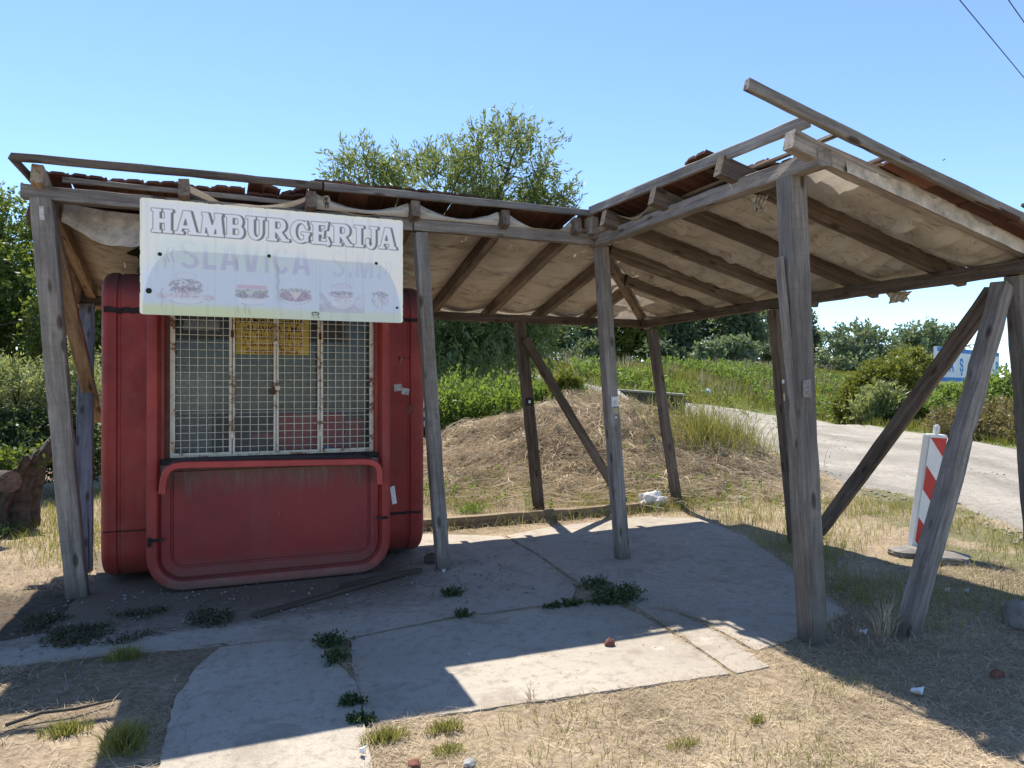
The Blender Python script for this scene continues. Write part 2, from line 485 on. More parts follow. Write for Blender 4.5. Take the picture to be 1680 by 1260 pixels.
def m_concrete(name, dirt):
    t = NT(name); v = t.coords('Position')
    n1 = t.noise(v, 0.9, 6, 0.65); n2 = t.noise(v, 14, 7, 0.7); n3 = t.noise(v, 60, 4, 0.7)
    c = t.ramp(n1, [(0.3, (0.32, 0.278, 0.225)), (0.7, (0.42, 0.374, 0.31))])
    c = t.mix(t.rng(n2, 0.48, 0.74), c, (0.24, 0.21, 0.175))
    c = t.mix(1.0, c, t.ramp(t.noise(v, 130, 3, 0.7), [(0.3, 0.78), (0.7, 1.18)]), 'MULTIPLY')
    br = t.noise(t.coords('Position', (3, 42, 3)), 1.0, 4, 0.6, 0.3)      # broom marks
    c = t.mix(t.math('MULTIPLY', t.rng(br, 0.5, 0.7), 0.16), c, (0.24, 0.22, 0.20))
    sp = t.rng(n3, 0.66, 0.73)
    c = t.mix(t.math('MULTIPLY', sp, 0.5), c, (0.12, 0.105, 0.09))
    vo = t.add('ShaderNodeTexVoronoi', feature='DISTANCE_TO_EDGE'); vd = t.add('ShaderNodeVectorMath', operation='ADD')
    t.l.new(v, vd.inputs[0]); nn = t.add('ShaderNodeTexNoise'); t.l.new(v, nn.inputs[0]); nn.inputs['Scale'].default_value = 3
    vs = t.add('ShaderNodeVectorMath', operation='SCALE'); t.l.new(nn.outputs['Color'], vs.inputs[0]); vs.inputs['Scale'].default_value = 0.5
    t.l.new(vs.outputs[0], vd.inputs[1]); t.l.new(vd.outputs[0], vo.inputs[0]); vo.inputs['Scale'].default_value = 0.55
    crk = t.rng(vo.outputs['Distance'], 0.006, 0.002)
    c = t.mix(t.math('MULTIPLY', crk, 0.2), c, (0.10, 0.09, 0.08))
    wt = t.rng(t.noise(t.coords('Position', (1.4, 1.4, 1)), 1.7, 7, 0.7, 0.6), 0.52, 0.64)
    c = t.mix(t.math('MULTIPLY', wt, 0.45), c, (0.20, 0.165, 0.125))
    lp_ = t.rng(t.noise(t.coords('Position', (1, 1, 1)), 2.6, 6, 0.7), 0.60, 0.70)
    c = t.mix(t.math('MULTIPLY', lp_, 0.5), c, (0.50, 0.465, 0.41))
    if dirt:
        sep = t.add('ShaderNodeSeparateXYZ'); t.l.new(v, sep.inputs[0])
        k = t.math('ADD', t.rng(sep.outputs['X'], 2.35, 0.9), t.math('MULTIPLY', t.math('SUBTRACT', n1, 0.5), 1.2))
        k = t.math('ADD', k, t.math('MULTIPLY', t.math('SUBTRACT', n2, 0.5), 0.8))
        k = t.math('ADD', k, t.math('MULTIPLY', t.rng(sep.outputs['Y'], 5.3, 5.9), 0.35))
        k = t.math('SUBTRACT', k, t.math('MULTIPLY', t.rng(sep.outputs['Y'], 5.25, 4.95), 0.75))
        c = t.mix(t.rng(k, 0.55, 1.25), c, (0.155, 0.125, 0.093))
    else:
        k = t.rng(t.math('ADD', t.math('MULTIPLY', n1, 0.6), t.math('MULTIPLY', n2, 0.4)), 0.53, 0.66)
        c = t.mix(t.math('MULTIPLY', k, 0.35), c, (0.27, 0.225, 0.165))
    h = t.math('ADD', t.math('MULTIPLY', n2, 0.6), t.math('ADD', t.math('MULTIPLY', br, 0.25), t.math('MULTIPLY', n3, 0.3)))
    t.principled(c, 0.92, 0.15, t.bump(h, 0.35, 0.006)); return t.m
M_conc = m_concrete('worn_concrete', False)
M_concd = m_concrete('dirty_concrete', True)

def m_ground():
    t = NT('dry_earth'); v = t.coords('Position'); a = t.attr()
    n1 = t.noise(v, 2.2, 6, 0.7); n2 = t.noise(v, 22, 6, 0.75); n3 = t.noise(v, 90, 3, 0.7)
    c = t.mix(1.0, a, t.ramp(n1, [(0.3, 0.72), (0.7, 1.2)]), 'MULTIPLY')
    c = t.mix(1.0, c, t.ramp(n2, [(0.3, 0.55), (0.7, 1.35)]), 'MULTIPLY')
    c = t.mix(t.math('MULTIPLY', t.rng(t.noise(v, 48, 5, 0.75), 0.50, 0.62), 0.55), c, t.mix(0.6, c, (0.06, 0.043, 0.03)))
    c = t.mix(t.math('MULTIPLY', t.rng(n3, 0.62, 0.72), 0.4), c, (0.42, 0.37, 0.30))
    h = t.math('ADD', n2, t.math('MULTIPLY', n3, 0.5))
    t.principled(c, 0.95, 0.1, t.bump(h, 0.7, 0.02)); return t.m
M_ground = m_ground()

def m_road():
    t = NT('pale_gravel_road'); v = t.coords('Position')
    n1 = t.noise(v, 0.5, 5, 0.6); n2 = t.noise(v, 9, 6, 0.75); n3 = t.noise(v, 40, 4, 0.75)
    c = t.ramp(n1, [(0.3, (0.32, 0.29, 0.245)), (0.7, (0.44, 0.40, 0.34))])
    c = t.mix(t.rng(n2, 0.47, 0.68), c, (0.25, 0.225, 0.195))
    c = t.mix(t.math('MULTIPLY', t.rng(n3, 0.5, 0.66), 0.75), c, (0.15, 0.135, 0.115))
    tr_ = t.noise(t.coords('Position', (1.1, 0.12, 1)), 1.0, 5, 0.6, 0.6)
    c = t.mix(t.math('MULTIPLY', t.rng(tr_, 0.5, 0.62), 0.5), c, (0.25, 0.23, 0.20))
    c = t.mix(1.0, c, t.attr(), 'MULTIPLY')
    h = t.math('ADD', t.math('MULTIPLY', n2, 1.0), t.math('MULTIPLY', n3, 0.7))
    t.principled(c, 0.95, 0.1, t.bump(h, 0.8, 0.03)); return t.m
M_road = m_road()

def m_leaf(name, a, b, tr=0.45, spec=0.35, rough=0.5, dry=False):
    """two ends of the leaf colour, picked leaf by leaf by the tint attribute"""
    t = NT(name); f = t.attr()
    sp = t.add('ShaderNodeSeparateColor'); t.l.new(f, sp.inputs[0])
    c = t.mix(sp.outputs[0], a, b)
    p = t.principled(c, rough, spec)
    tc = c if dry else t.mix(0.55, c, (min(1, b[0] * 1.7), min(1, b[1] * 1.6), b[2] * 0.7))
    t.translucent(p, tc, tr); return t.m
M_leaf_willow = m_leaf('willow_leaves', (0.066, 0.105, 0.038), (0.19, 0.235, 0.10), 0.42, 0.3, 0.5)
M_leaf_bright = m_leaf('sunny_leaves', (0.036, 0.074, 0.019), (0.146, 0.196, 0.041), 0.42)
M_leaf_sage = m_leaf('sage_leaves', (0.109, 0.163, 0.070), (0.310, 0.349, 0.178), 0.38)
M_leaf_dark = m_leaf('dark_leaves', (0.023, 0.046, 0.018), (0.080, 0.121, 0.042), 0.30, 0.5)
M_leaf_far = m_leaf('far_leaves', (0.062, 0.105, 0.057), (0.170, 0.211, 0.125), 0.30)
M_leaf_grey = m_leaf('grey_green_leaves', (0.095, 0.147, 0.086), (0.216, 0.267, 0.164), 0.30)
M_leaf_yel = m_leaf('yellow_green_leaves', (0.071, 0.105, 0.022), (0.204, 0.221, 0.046), 0.35)
M_leaf_weed = m_leaf('weed_leaves', (0.058, 0.115, 0.026), (0.180, 0.252, 0.059), 0.45)
M_leaf_brown = m_leaf('browning_leaves', (0.112, 0.084, 0.049), (0.238, 0.210, 0.098), 0.30)
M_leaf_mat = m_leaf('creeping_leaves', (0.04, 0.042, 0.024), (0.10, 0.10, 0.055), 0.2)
M_straw = m_leaf('dry_straw', (0.20, 0.145, 0.085), (0.76, 0.635, 0.45), 0.30, 0.2, 0.8, True)
M_grass = m_leaf('mixed_grass', (0.06, 0.095, 0.02), (0.30, 0.29, 0.11), 0.40, 0.25, 0.6)
M_field = m_leaf('field_grass', (0.063, 0.090, 0.020), (0.200, 0.206, 0.061), 0.42, 0.25, 0.6)
M_bark = m_simple('bark', (0.088, 0.077, 0.064), 0.95, 0.1, 0.5, 14, bump=0.9)
M_stone = m_simple('pale_stone', (0.38, 0.36, 0.32), 0.9, 0.15, 0.35, 12, bump=0.6)
M_gravel = m_simple('grey_gravel', (0.24, 0.22, 0.20), 0.9, 0.15, 0.5, 60)
M_roadstone = m_simple('road_stone', (0.30, 0.275, 0.24), 0.9, 0.15, 0.5, 60)
M_brick = m_simple('brick_red', (0.17, 0.075, 0.052), 0.9, 0.15, 0.35, 14, bump=0.5)
M_blue = m_simple('sign_blue', (0.04, 0.22, 0.60), 0.6, 0.3, 0.12, 2)
M_board = m_simple('sign_white', (0.80, 0.81, 0.82), 0.6, 0.3, 0.1, 2)
M_redrefl = m_simple('marker_red', (0.50, 0.035, 0.03), 0.5, 0.35, 0.12, 5)
M_rubber = m_simple('grey_rubber', (0.20, 0.185, 0.165), 0.9, 0.15, 0.3, 8)
M_wirek = m_simple('black_cable', (0.02, 0.022, 0.028), 0.6, 0.3)
def m_bag():
    t = NT('thin_white_plastic'); n = t.noise(t.coords('Object'), 12, 5, 0.6)
    c = t.ramp(n, [(0.35, (0.62, 0.60, 0.60)), (0.6, (0.80, 0.79, 0.78)), (0.68, (0.50, 0.20, 0.17)), (0.74, (0.75, 0.70, 0.68))])
    p = t.principled(c, 0.45, 0.4, t.bump(n, 0.5, 0.02)); t.translucent(p, c, 0.25); return t.m
M_bag = m_bag()

# ------------------------------------------------------------------ terrain
SLABS = {
    'a': [g(*q) for q in [(215, 1480), (650, 1480), (612, 1268), (600, 1190), (586, 1125), (545, 1075), (505, 1049), (430, 1054), (362, 1062), (318, 1100), (286, 1150)]],
    'b': [g(*q) for q in [(606, 1188), (900, 1146), (1197, 1104), (1136, 1060), (1074, 1021), (1030, 1000), (998, 987), (942, 990), (760, 1012), (576, 1048), (580, 1110)]],
    'b2': [g(*q) for q in [(1207, 1102), (1264, 1092), (1215, 1058), (1170, 1030), (1110, 1003), (1040, 990), (1084, 1020)]],
    'c': [g(*q) for q in [(938, 985), (760, 1007), (560, 1046), (440, 1050), (150, 1076), (-60, 1098), (-60, 1062), (80, 1035), (160, 940), (150, 905), (690, 874), (823, 878), (878, 908), (944, 956)]],
    'd': [g(*q) for q in [(1008, 984), (952, 955), (884, 908), (831, 878), (900, 864), (1060, 846), (1150, 850), (1225, 880), (1290, 925), (1345, 965), (1392, 1003), (1345, 1030), (1290, 1050), (1240, 1066), (1180, 1032), (1110, 1001)]],
}
NS = (0.67, -0.743); C1 = (1.9, 37.7)

def hgt(x, y, fine=True):
    x = np.asarray(x, float); y = np.asarray(y, float)
    r = x * RX + y * RY; d = x * DX + y * DY
    s = (r - C1[0]) * NS[0] + (d - C1[1]) * NS[1]
    z = 2.75 * (1 - sstep(-0.5, 12.0, s)) * sstep(-60, -6, r + 4)
    z = z - 1.0 * (1 - sstep(-22, -5, s)) * sstep(-60, -6, r + 4)
    q = ((r - 1.3) / 2.9) ** 2 + ((d - 12.6) / 2.0) ** 2
    z = z + 1.13 * np.exp(-q ** 1.3) * (0.80 + 0.40 * vn(x, y, 1.1, 5)) + (0.20 * (vn(x, y, 2.6, 6) - 0.5) + 0.34 * (vn(x, y, 1.0, 8, 2) - 0.5)) * np.exp(-q ** 2)
    far = sstep(9, 30, d)
    z = z + (vn(x, y, 0.35, 3) - 0.5) * 0.45 * far
    if fine:
        z = z + (vn(x, y, 1.3, 11) - 0.5) * 0.07 * sstep(4, 9, np.hypot(x - 2, y - 5) + 1.5) + (vn(x, y, 9, 21) - 0.5) * 0.022
        ins = np.zeros(x.shape); outd = np.full(x.shape, 9.0)
        near = (np.abs(x - 1.5) < 5) & (y < 9) & (y > 0)
        if near.any():
            xn, yn = x[near], y[near]
            jit = (vn(xn, yn, 5, 31) - 0.45) * 0.15
            i2 = np.zeros(xn.shape); o2 = np.full(xn.shape, 9.0)
            for k, P in SLABS.items():
                dd = pdist(xn, yn, P); i_ = inpoly(xn, yn, P)
                i2 = np.maximum(i2, np.where(i_, dd, 0)); o2 = np.minimum(o2, np.where(i_, 0, dd))
            ins[near] = i2 - np.where(i2 > 0, jit * 0.7, 0); outd[near] = o2
        # earth laps a few centimetres over the slab edges, unevenly, and drops away beneath the slab
        z = np.where(ins > 0.035, np.minimum(z, -0.05), np.where(outd < 0.06, np.minimum(z, 0.004), z))
        z = z - 0.010 * sstep(1.2, 0.1, outd)
    return z

def hz(x, y):
    return float(hgt(np.array([x]), np.array([y]))[0])

def hit(u, v):
    q = ray(u, v)
    ts = np.geomspace(3, 400, 4000)
    X = q[0] * ts; Y = q[1] * ts; Z = EYE + q[2] * ts
    below = Z < hgt(X, Y, False)
    i = int(np.argmax(below)) if below.any() else len(ts) - 1
    return Vector((X[i], Y[i], Z[i])), float(ts[i])

def axis(lo, mid0, mid1, hi, fine, grow=1.09):
    a = list(np.arange(mid0, mid1, fine)); s = fine
    while a[-1] < hi: s *= grow; a.append(a[-1] + s)
    s = fine; b = []; c = mid0
    while c > lo: s *= grow; c -= s; b.append(c)
    return np.array(b[::-1] + a)
gx = axis(-260, -3.2, 7.5, 320, 0.035, 1.05); gy = axis(-40, 1.2, 9.4, 420, 0.035, 1.045)
GX, GY = np.meshgrid(gx, gy)
GZ = hgt(GX, GY)
R_ = GX * RX + GY * RY; D_ = GX * DX + GY * DY
n0 = vn(GX, GY, 0.8, 41)[..., None]; n1_ = vn(GX, GY, 3.0, 43)[..., None]
straw = np.array([0.37, 0.29, 0.195]); earth = np.array([0.215, 0.16, 0.11]); green = np.array([0.10, 0.125, 0.035]); dark = np.array([0.085, 0.065, 0.048])
c = straw * (1 - 0.45 * n0) + earth * 0.45 * n0
gm = (sstep(0.52, 0.66, n0[..., 0] * 0.6 + n1_[..., 0] * 0.4) * (0.18 + 0.5 * sstep(4.0, 6.5, GX + 0.3 * GY - 1.5)))[..., None]
c = c * (1 - gm) + green * gm
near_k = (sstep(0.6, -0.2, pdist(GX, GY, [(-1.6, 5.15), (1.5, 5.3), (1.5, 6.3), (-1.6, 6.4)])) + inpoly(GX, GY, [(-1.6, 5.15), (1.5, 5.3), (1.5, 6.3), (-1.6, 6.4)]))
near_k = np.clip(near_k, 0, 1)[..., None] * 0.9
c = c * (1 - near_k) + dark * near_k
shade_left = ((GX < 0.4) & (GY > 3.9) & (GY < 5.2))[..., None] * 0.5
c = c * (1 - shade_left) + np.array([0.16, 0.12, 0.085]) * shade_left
md = (np.exp(-(((R_ - 1.3) / 3.0) ** 2 + ((D_ - 12.4) / 2.3) ** 2) ** 2) * .85)[..., None]
c = c * (1 - md) + np.array([0.15, 0.108, 0.068]) * md
lev = sstep(14.5, 18, D_)[..., None] * 0.9
c = c * (1 - lev) + np.array([0.105, 0.145, 0.03]) * lev
gidx = np.arange(GX.size).reshape(GX.shape)
GF = np.stack([gidx[:-1, :-1], gidx[:-1, 1:], gidx[1:, 1:], gidx[1:, :-1]], -1).reshape(-1, 4)
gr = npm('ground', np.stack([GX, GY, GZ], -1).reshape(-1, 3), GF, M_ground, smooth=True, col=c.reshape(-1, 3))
tag(gr, kind='structure')

def slab(name, P, mat, dz, th=0.1):
    P = [(p.x, p.y) for p in P]
    # densify and roughen the outline
    Q = []
    for i in range(len(P)):
        a = P[i]; b = P[(i + 1) % len(P)]
        n = max(1, int(math.hypot(b[0] - a[0], b[1] - a[1]) / 0.045))
        for k in range(n):
            t = k / n
            x_, y_ = a[0] + (b[0] - a[0]) * t, a[1] + (b[1] - a[1]) * t
            wob = lambda sd: float(vn(np.array([x_]), np.array([y_]), 6.0, sd, 3)[0] - .5) * 0.024
            Q.append((x_ + wob(801) + random.uniform(-.004, .004), y_ + wob(802) + random.uniform(-.004, .004)))
    bm = bmesh.new()
    top = [bm.verts.new((x, y, dz + random.uniform(-1, 1) * 0.001)) for x, y in Q]
    f = bm.faces.new(top)
    if f.normal.z < 0: f.normal_flip()
    ex = bmesh.ops.extrude_face_region(bm, geom=[f])
    for v in [e for e in ex['geom'] if isinstance(e, bmesh.types.BMVert)]: v.co.z -= th
    bmesh.ops.recalc_face_normals(bm, faces=bm.faces[:])
    o = from_bm(name, bm, mat)
    tag(o, kind='structure'); return o
slab('concrete_path', SLABS['a'], M_conc, 0.004)
slab('concrete_slab', SLABS['b'], M_conc, 0.0)
slab('concrete_slab', SLABS['b2'], M_conc, -0.004)
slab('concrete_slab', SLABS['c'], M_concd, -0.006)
slab('concrete_slab', SLABS['d'], M_conc, -0.003)

# road: banks surveyed along both edges, draped over the terrain
e_near = [(1900, 960), (1760, 905), (1680, 882), (1562, 832), (1424, 811), (1345, 788), (1290, 764), (1244, 738), (1190, 712), (1130, 694), (1060, 674), (1000, 658), (965, 645), (920, 634), (880, 624), (835, 615), (790, 610.5), (740, 607)]
e_far = [(1900, 790), (1760, 755), (1656, 735), (1534, 712), (1442, 700), (1332, 687), (1260, 676), (1212, 669), (1143, 662), (1080, 652), (1040, 645), (1010, 640), (980, 634), (930, 625), (890, 618), (848, 611.5), (800, 607.5), (745, 605)]
def smooth_pts(L, k=8):
    P = [hit(*q)[0] for q in L]; out = []
    for i in range(len(P) - 1):
        for j in range(k): out.append(P[i].lerp(P[i + 1], j / k))
    return out + [P[-1]]
A_ = smooth_pts(e_near); B_ = smooth_pts(e_far)
V = []; F = []; NW = 30; RC = []
for i, (a, b) in enumerate(zip(A_, B_)):
    for k in range(NW + 1):
        t = k / NW; p = a.lerp(b, t)
        V.append([p.x + random.uniform(-.05, .05), p.y + random.uniform(-.05, .05), 0])
        RC.append(1 - .22 * math.exp(-((t - .33) / .05) ** 2) - .22 * math.exp(-((t - .52) / .05) ** 2) - .12 * math.exp(-((t - .72) / .06) ** 2) - .30 * max(0, 1 - t / .14))
V = np.array(V); V[:, 2] = hgt(V[:, 0], V[:, 1], False) + 0.03
V = V.reshape(-1, NW + 1, 3); V[:, 0, 2] -= 0.12; V[:, -1, 2] -= 0.12; V = V.reshape(-1, 3)
for i in range(len(A_) - 1):
    for k in range(NW):
        q = i * (NW + 1) + k; F.append((q, q + NW + 1, q + NW + 2, q + 1))
RC = np.array(RC)[:, None].repeat(3, 1) * (0.78 + .44 * vn(V[:, 0], V[:, 1], 1.2, 711)[:, None])
tag(npm('road', V, np.array(F), M_road, smooth=True, col=RC), kind='structure')
ROAD = [(p.x, p.y) for p in A_] + [(p.x, p.y) for p in B_[::-1]]

# ------------------------------------------------------------------ timber shelter
shelter = empty('wooden_shelter', (1.2, 6.0, 0), 'old L-shaped open timber shelter with cloth lined clay tile roof over the red kiosk', 'shelter')
ZB = lambda y: 2.995 - 0.2386 * (y - 6.0)          # underside of the kiosk side rafters
ZW = lambda x: 2.985 - 0.262 * (x - 3.3)           # underside of the wing rafters
RH = 0.145

def post(b, t_, w, h, mat=M_wood, sink=0.06, label=None):
    b = Vector(b); t_ = Vector(t_)
    b = b - (t_ - b).normalized() * sink
    o = timber('post', b, t_, w, h, mat, shelter, up=(0, 1, 0), jit=0.004, ch=0.008)
    if label: o['label'] = label
    return o
P1 = post(g(128, 975), py(69, 325, 6.0), 0.145, 0.13)
P2 = post(g(727, 932), py(690, 383, 6.0), 0.118, 0.12)
P3 = post(g(1021, 915), py(986, 406, 5.99), 0.12, 0.12)
P4 = post(g(1333, 1050), px(1298, 283, 3.32) + Vector((0, 0, -0.005)), 0.135, 0.14)
P5 = post(g(1704, 985), px(1666, 452, 5.24), 0.105, 0.11)
B2 = post(g(884, 838), py(852, 527, 8.2), 0.125, 0.12, M_darkwood)
B3 = post(g(1112, 833), py(1070, 541, 8.16), 0.115, 0.115, M_darkwood)
B4 = post(g(1306, 890), px(1272, 508, 5.2), 0.125, 0.12, M_darkwood)
# a thinner batten nailed to the near post
timber('post_batten', g(1322, 1047) + Vector((-0.075, -0.03, 0.95)), px(1290, 283, 3.32) + Vector((-0.085, -0.03, -0.55)), 0.035, 0.06, M_wood, shelter, up=(0, 1, 0))

timber('beam', (-1.345, 6.0, 2.987), (1.49, 6.0, 2.987), 0.10, 0.104, M_wood, shelter, jit=0.004)
timber('beam', (1.497, 5.985, 2.985), (3.245, 5.985, 2.992), 0.10, 0.10, M_beam, shelter, jit=0.004)
timber('beam', (3.30, 6.05, 2.978), (3.31, 3.215, 2.962), 0.11, 0.108, M_beam, shelter, jit=0.005)
timber('eave_beam', (-1.46, 8.2, 2.462), (5.14, 8.2, 2.445), 0.10, 0.10, M_darkwood, shelter)
timber('eave_beam', (5.2, 8.27, 2.43), (5.2, 3.12, 2.44), 0.11, 0.10, M_darkwood, shelter)

RX_L = [-1.23, -0.29, 0.64, 1.49, 2.31, 3.03]
for i, x in enumerate(RX_L):
    z0 = ZB(5.86) + RH / 2; z1 = ZB(8.5) + RH / 2
    timber('rafter', (x, 5.86 + random.uniform(-.02, .02), z0), (x + random.uniform(-.02, .02), 8.5, z1), 0.078, RH, M_brace if i == 0 else M_rafter, shelter)
HIP = lambda x: 6.0 + (x - 3.3) * 2.2 / 1.9        # y of the hip line at x
timber('hip_rafter', (3.22, HIP(3.22) , ZW(3.22) + 0.06), (5.48, HIP(5.48), ZW(5.48) + 0.06), 0.08, 0.16, M_rafter, shelter)
for x in (3.72, 4.42):
    y0 = HIP(x) + 0.06
    timber('rafter', (x, y0, ZB(y0) + RH / 2), (x, 8.5, ZB(8.5) + RH / 2), 0.075, RH - 0.01, M_rafter, shelter)
yw = [px(1226, 316, 3.36).y, px(1112, 360, 3.36).y, px(1028, 386, 3.36).y]
for y in yw:
    timber('rafter', (3.12, y, ZW(3.12) + RH / 2), (5.52 + random.uniform(-.05, .12), y + random.uniform(-.03, .03), ZW(5.52) + RH / 2), 0.078, RH, M_rafter, shelter)
for u, v in ((1204, 499), (1138, 514)):
    y = px(u, v, 5.15).y
    x0 = 3.3 + (y - 6.0) * 1.9 / 2.2 + 0.06
    timber('rafter', (x0, y, ZW(x0) + RH / 2), (5.5, y, ZW(5.5) + RH / 2), 0.075, RH - 0.01, M_rafter, shelter)
GB0 = Vector((3.085, 3.27, 3.055)); GB1 = Vector((5.42, 3.27, 2.51))
timber('end_rafter', GB0, GB1, 0.09, 0.125, M_beam, shelter, jit=0.006)
# cripple block on the inner corner post
timber('corner_block', (3.205, 5.93, 3.035), (3.20, 5.92, 3.19), 0.10, 0.11, M_wood, shelter, up=(0, 1, 0))

# fascia boards
timber('fascia_board', (-1.37, 5.83, 3.185), (0.72, 5.85, 3.208), 0.035, 0.062, M_darkwood, shelter, up=(0, 0.1, 1))
timber('fascia_board', (0.735, 5.85, 3.205), (3.16, 5.85, 3.21), 0.035, 0.066, M_wood, shelter, up=(0, 0.1, 1))
timber('fascia_board', (3.155, 5.86, 3.235), (3.185, 3.22, 3.165), 0.04, 0.082, M_beam, shelter)
timber('fascia_board', (2.63, 3.10, 3.245), (5.75, 3.08, 2.525), 0.045, 0.068, M_beam, shelter)
timber('fascia_board', (-1.38, 5.86, 3.20), (-1.25, 6.12, 3.035), 0.03, 0.06, M_darkwood, shelter)
# lath under the first tile course
timber('tile_lath', (-1.12, 6.13, 3.135), (0.62, 6.15, 3.125), 0.04, 0.045, M_wood, shelter)
for k in range(6):
    y = 6.5 + k * 0.38
    timber('tile_lath', (-1.3, y, ZB(y) + RH + 0.02), (min(3.25 + (y - 6) * 0.86, 5.4), y, ZB(y) + RH + 0.02), 0.04, 0.028, M_rafter, shelter)
for k in range(6):
    x = 3.42 + k * 0.38
    timber('tile_lath', (x, 3.14, ZW(x) + RH + 0.02), (x, HIP(x) - 0.05, ZW(x) + RH + 0.02), 0.04, 0.028, M_rafter, shelter)

# braces, sill
timber('brace', (-1.22, 6.09, 2.90), px(158, 690, -1.19) + Vector((0, 0.02, 0.0)), 0.125, 0.06, M_brace, shelter, up=(0, 1, 0.4))
timber('brace', g(139, 935) + Vector((0, 0, -0.04)), Vector((-1.27, 8.12, 2.41)), 0.14, 0.05, M_bluewood, shelter, up=(0, 1, 0))
timber('brace', py(861, 556, 8.16), py(1036, 846, 7.98), 0.055, 0.115, M_darkwood, shelter, up=(1, 0, 0.5))
timber('brace', px(1350, 866, 5.47) + Vector((0, 0.05, -.04)), px(1630, 478, 5.36), 0.06, 0.135, M_darkwood, shelter, up=(0, 1, 1))
timber('brace', g(1482, 1042) + Vector((0, 0, -0.05)), px(1645, 468, 5.17), 0.12, 0.115, M_wood, shelter, up=(0, 1, 0), jit=0.006)
s0 = g(650, 872); s1 = g(1068, 838)
timber('sill_beam', (s0.x, s0.y, 0.062), (s1.x, s1.y, 0.062), 0.11, 0.12, M_brace, shelter, jit=0.008)

# ---- clay tiles: one interlocking tile, laid course by course
def tile_mesh():
    W, L, T = 0.245, 0.40, 0.020
    prof = [(-0.5, 0.0), (-0.44, 0.010), (-0.36, 0.0), (-0.08, 0.0), (0.0, 0.012), (0.08, 0.0), (0.36, 0.0), (0.44, 0.018), (0.52, 0.020)]
    V = []; F = []
    for k, yy in enumerate((0.0, L)):
        for (a, b) in prof: V.append((a * W, yy, b))
        for (a, b) in prof: V.append((a * W, yy, b - T))
    n = len(prof)
    for i in range(n - 1):
        F.append((i, i + 1, 2 * n + i + 1, 2 * n + i)); F.append((n + i + 1, n + i, 3 * n + i, 3 * n + i + 1))
        F.append((i + 1, i, n + i, n + i + 1)); F.append((2 * n + i, 2 * n + i + 1, 3 * n + i + 1, 3 * n + i))
    F.append((0, 2 * n, 3 * n, n)); F.append((n - 1, 2 * n - 1, 4 * n - 1, 3 * n - 1))
    me = bpy.data.meshes.new('roof_tile'); me.from_pydata(V, [], F); me.update(); me.materials.append(M_tile); return me
TM = tile_mesh()
def lay(loc, xdir, ydir, jit=1.0, sc=1.0):
    x = Vector(xdir).normalized(); y = Vector(ydir); y = (y - x * x.dot(y)).normalized(); z = x.cross(y)
    M = Matrix(((x.x, y.x, z.x, loc[0]), (x.y, y.y, z.y, loc[1]), (x.z, y.z, z.z, loc[2]), (0, 0, 0, 1)))
    M = M @ Matrix.Rotation(random.gauss(0, 0.02) * jit, 4, 'Z') @ Matrix.Rotation(random.gauss(0, 0.018) * jit, 4, 'Y') @ Matrix.Rotation(random.gauss(0, 0.012) * jit, 4, 'X')
    if sc != 1: M = M @ Matrix.Scale(sc, 4)
    o = bpy.data.objects.new('roof_tile', TM); return link(o, None, shelter, M)
# kiosk side: tiles run down the slope towards +Y
sl = Vector((0, 1, -0.2386)).normalized()
PIT = 0.245
for c_ in range(7):
    for k in range(40):
        x = -1.22 + PIT * k + (0.0 if c_ % 2 else 0.02)
        y0 = (6.12 if x < 0.66 else (5.865 if x < 2.2 else 5.91)) + 0.355 * c_ * 0.97
        if y0 > 8.5: continue
        xl = 3.22 + max(0, (y0 - 6.0)) * 0.86
        if x > xl: continue
        if c_ == 0 and random.random() < 0.04: continue
        zz = ZB(y0) + RH + (0.062 if x < 0.66 else 0.075) + random.gauss(0, 0.004)
        if c_ == 0:
            y0 += random.uniform(-0.03, 0.035); zz += random.uniform(-0.008, 0.012)
        lay((x, y0, zz), (-1, 0, 0), sl, 2.2 if c_ == 0 else 1.0)
lay((0.30, 6.10, 3.235), (-1, 0, 0.25), (0.2, 1, -0.2), 0.5)
lay((0.52, 6.12, 3.215), (-1, 0.1, -0.35), (-0.1, 1, -0.2), 0.5)
lay((0.80, 5.93, 3.268), (-1, 0, -0.05), (0.0, 1, -0.2), 0.5)
sw = Vector((1, 0, -0.262)).normalized()
for c_ in range(7):
    for k in range(14):
        y = 5.92 - PIT * k - (0.02 if c_ % 2 else 0)
        x0 = (3.19 if y > 4.25 else 3.42) + 0.345 * c_
        if x0 > 5.35 or y < 3.14: continue
        if y < 4.25 and c_ == 0 and y < 3.5: continue
        if y < 3.45 and random.random() < 0.2: continue
        zz = ZW(x0) + RH + 0.055 + random.gauss(0, 0.004) - (0.09 if y < 3.6 else 0.05 if y < 3.8 else 0)
        if c_ == 0:
            x0 += random.uniform(-0.02, 0.03)
            if y < 4.25: zz += random.uniform(-0.02, 0.0)
        lay((x0, y, zz), (0, 1, 0), sw, 2.0 if c_ == 0 else 0.8)
    # hip triangle of the wing
    for k in range(1, 10):
        y = 5.92 + PIT * k; x0 = 3.19 + 0.345 * c_
        if y > HIP(x0) + 0.1 or x0 > 5.35 or y > 8.4: continue
        lay((x0, y, ZW(x0) + RH + 0.066), (0, 1, 0), sw)
lay((5.10, 3.10, 2.85), (0, 1, 0.1), (1, 0, -0.3), 0.5)
lay((3.18, 4.30, 3.275), (0, 1, 0), (1, 0, -0.24), 0.5)

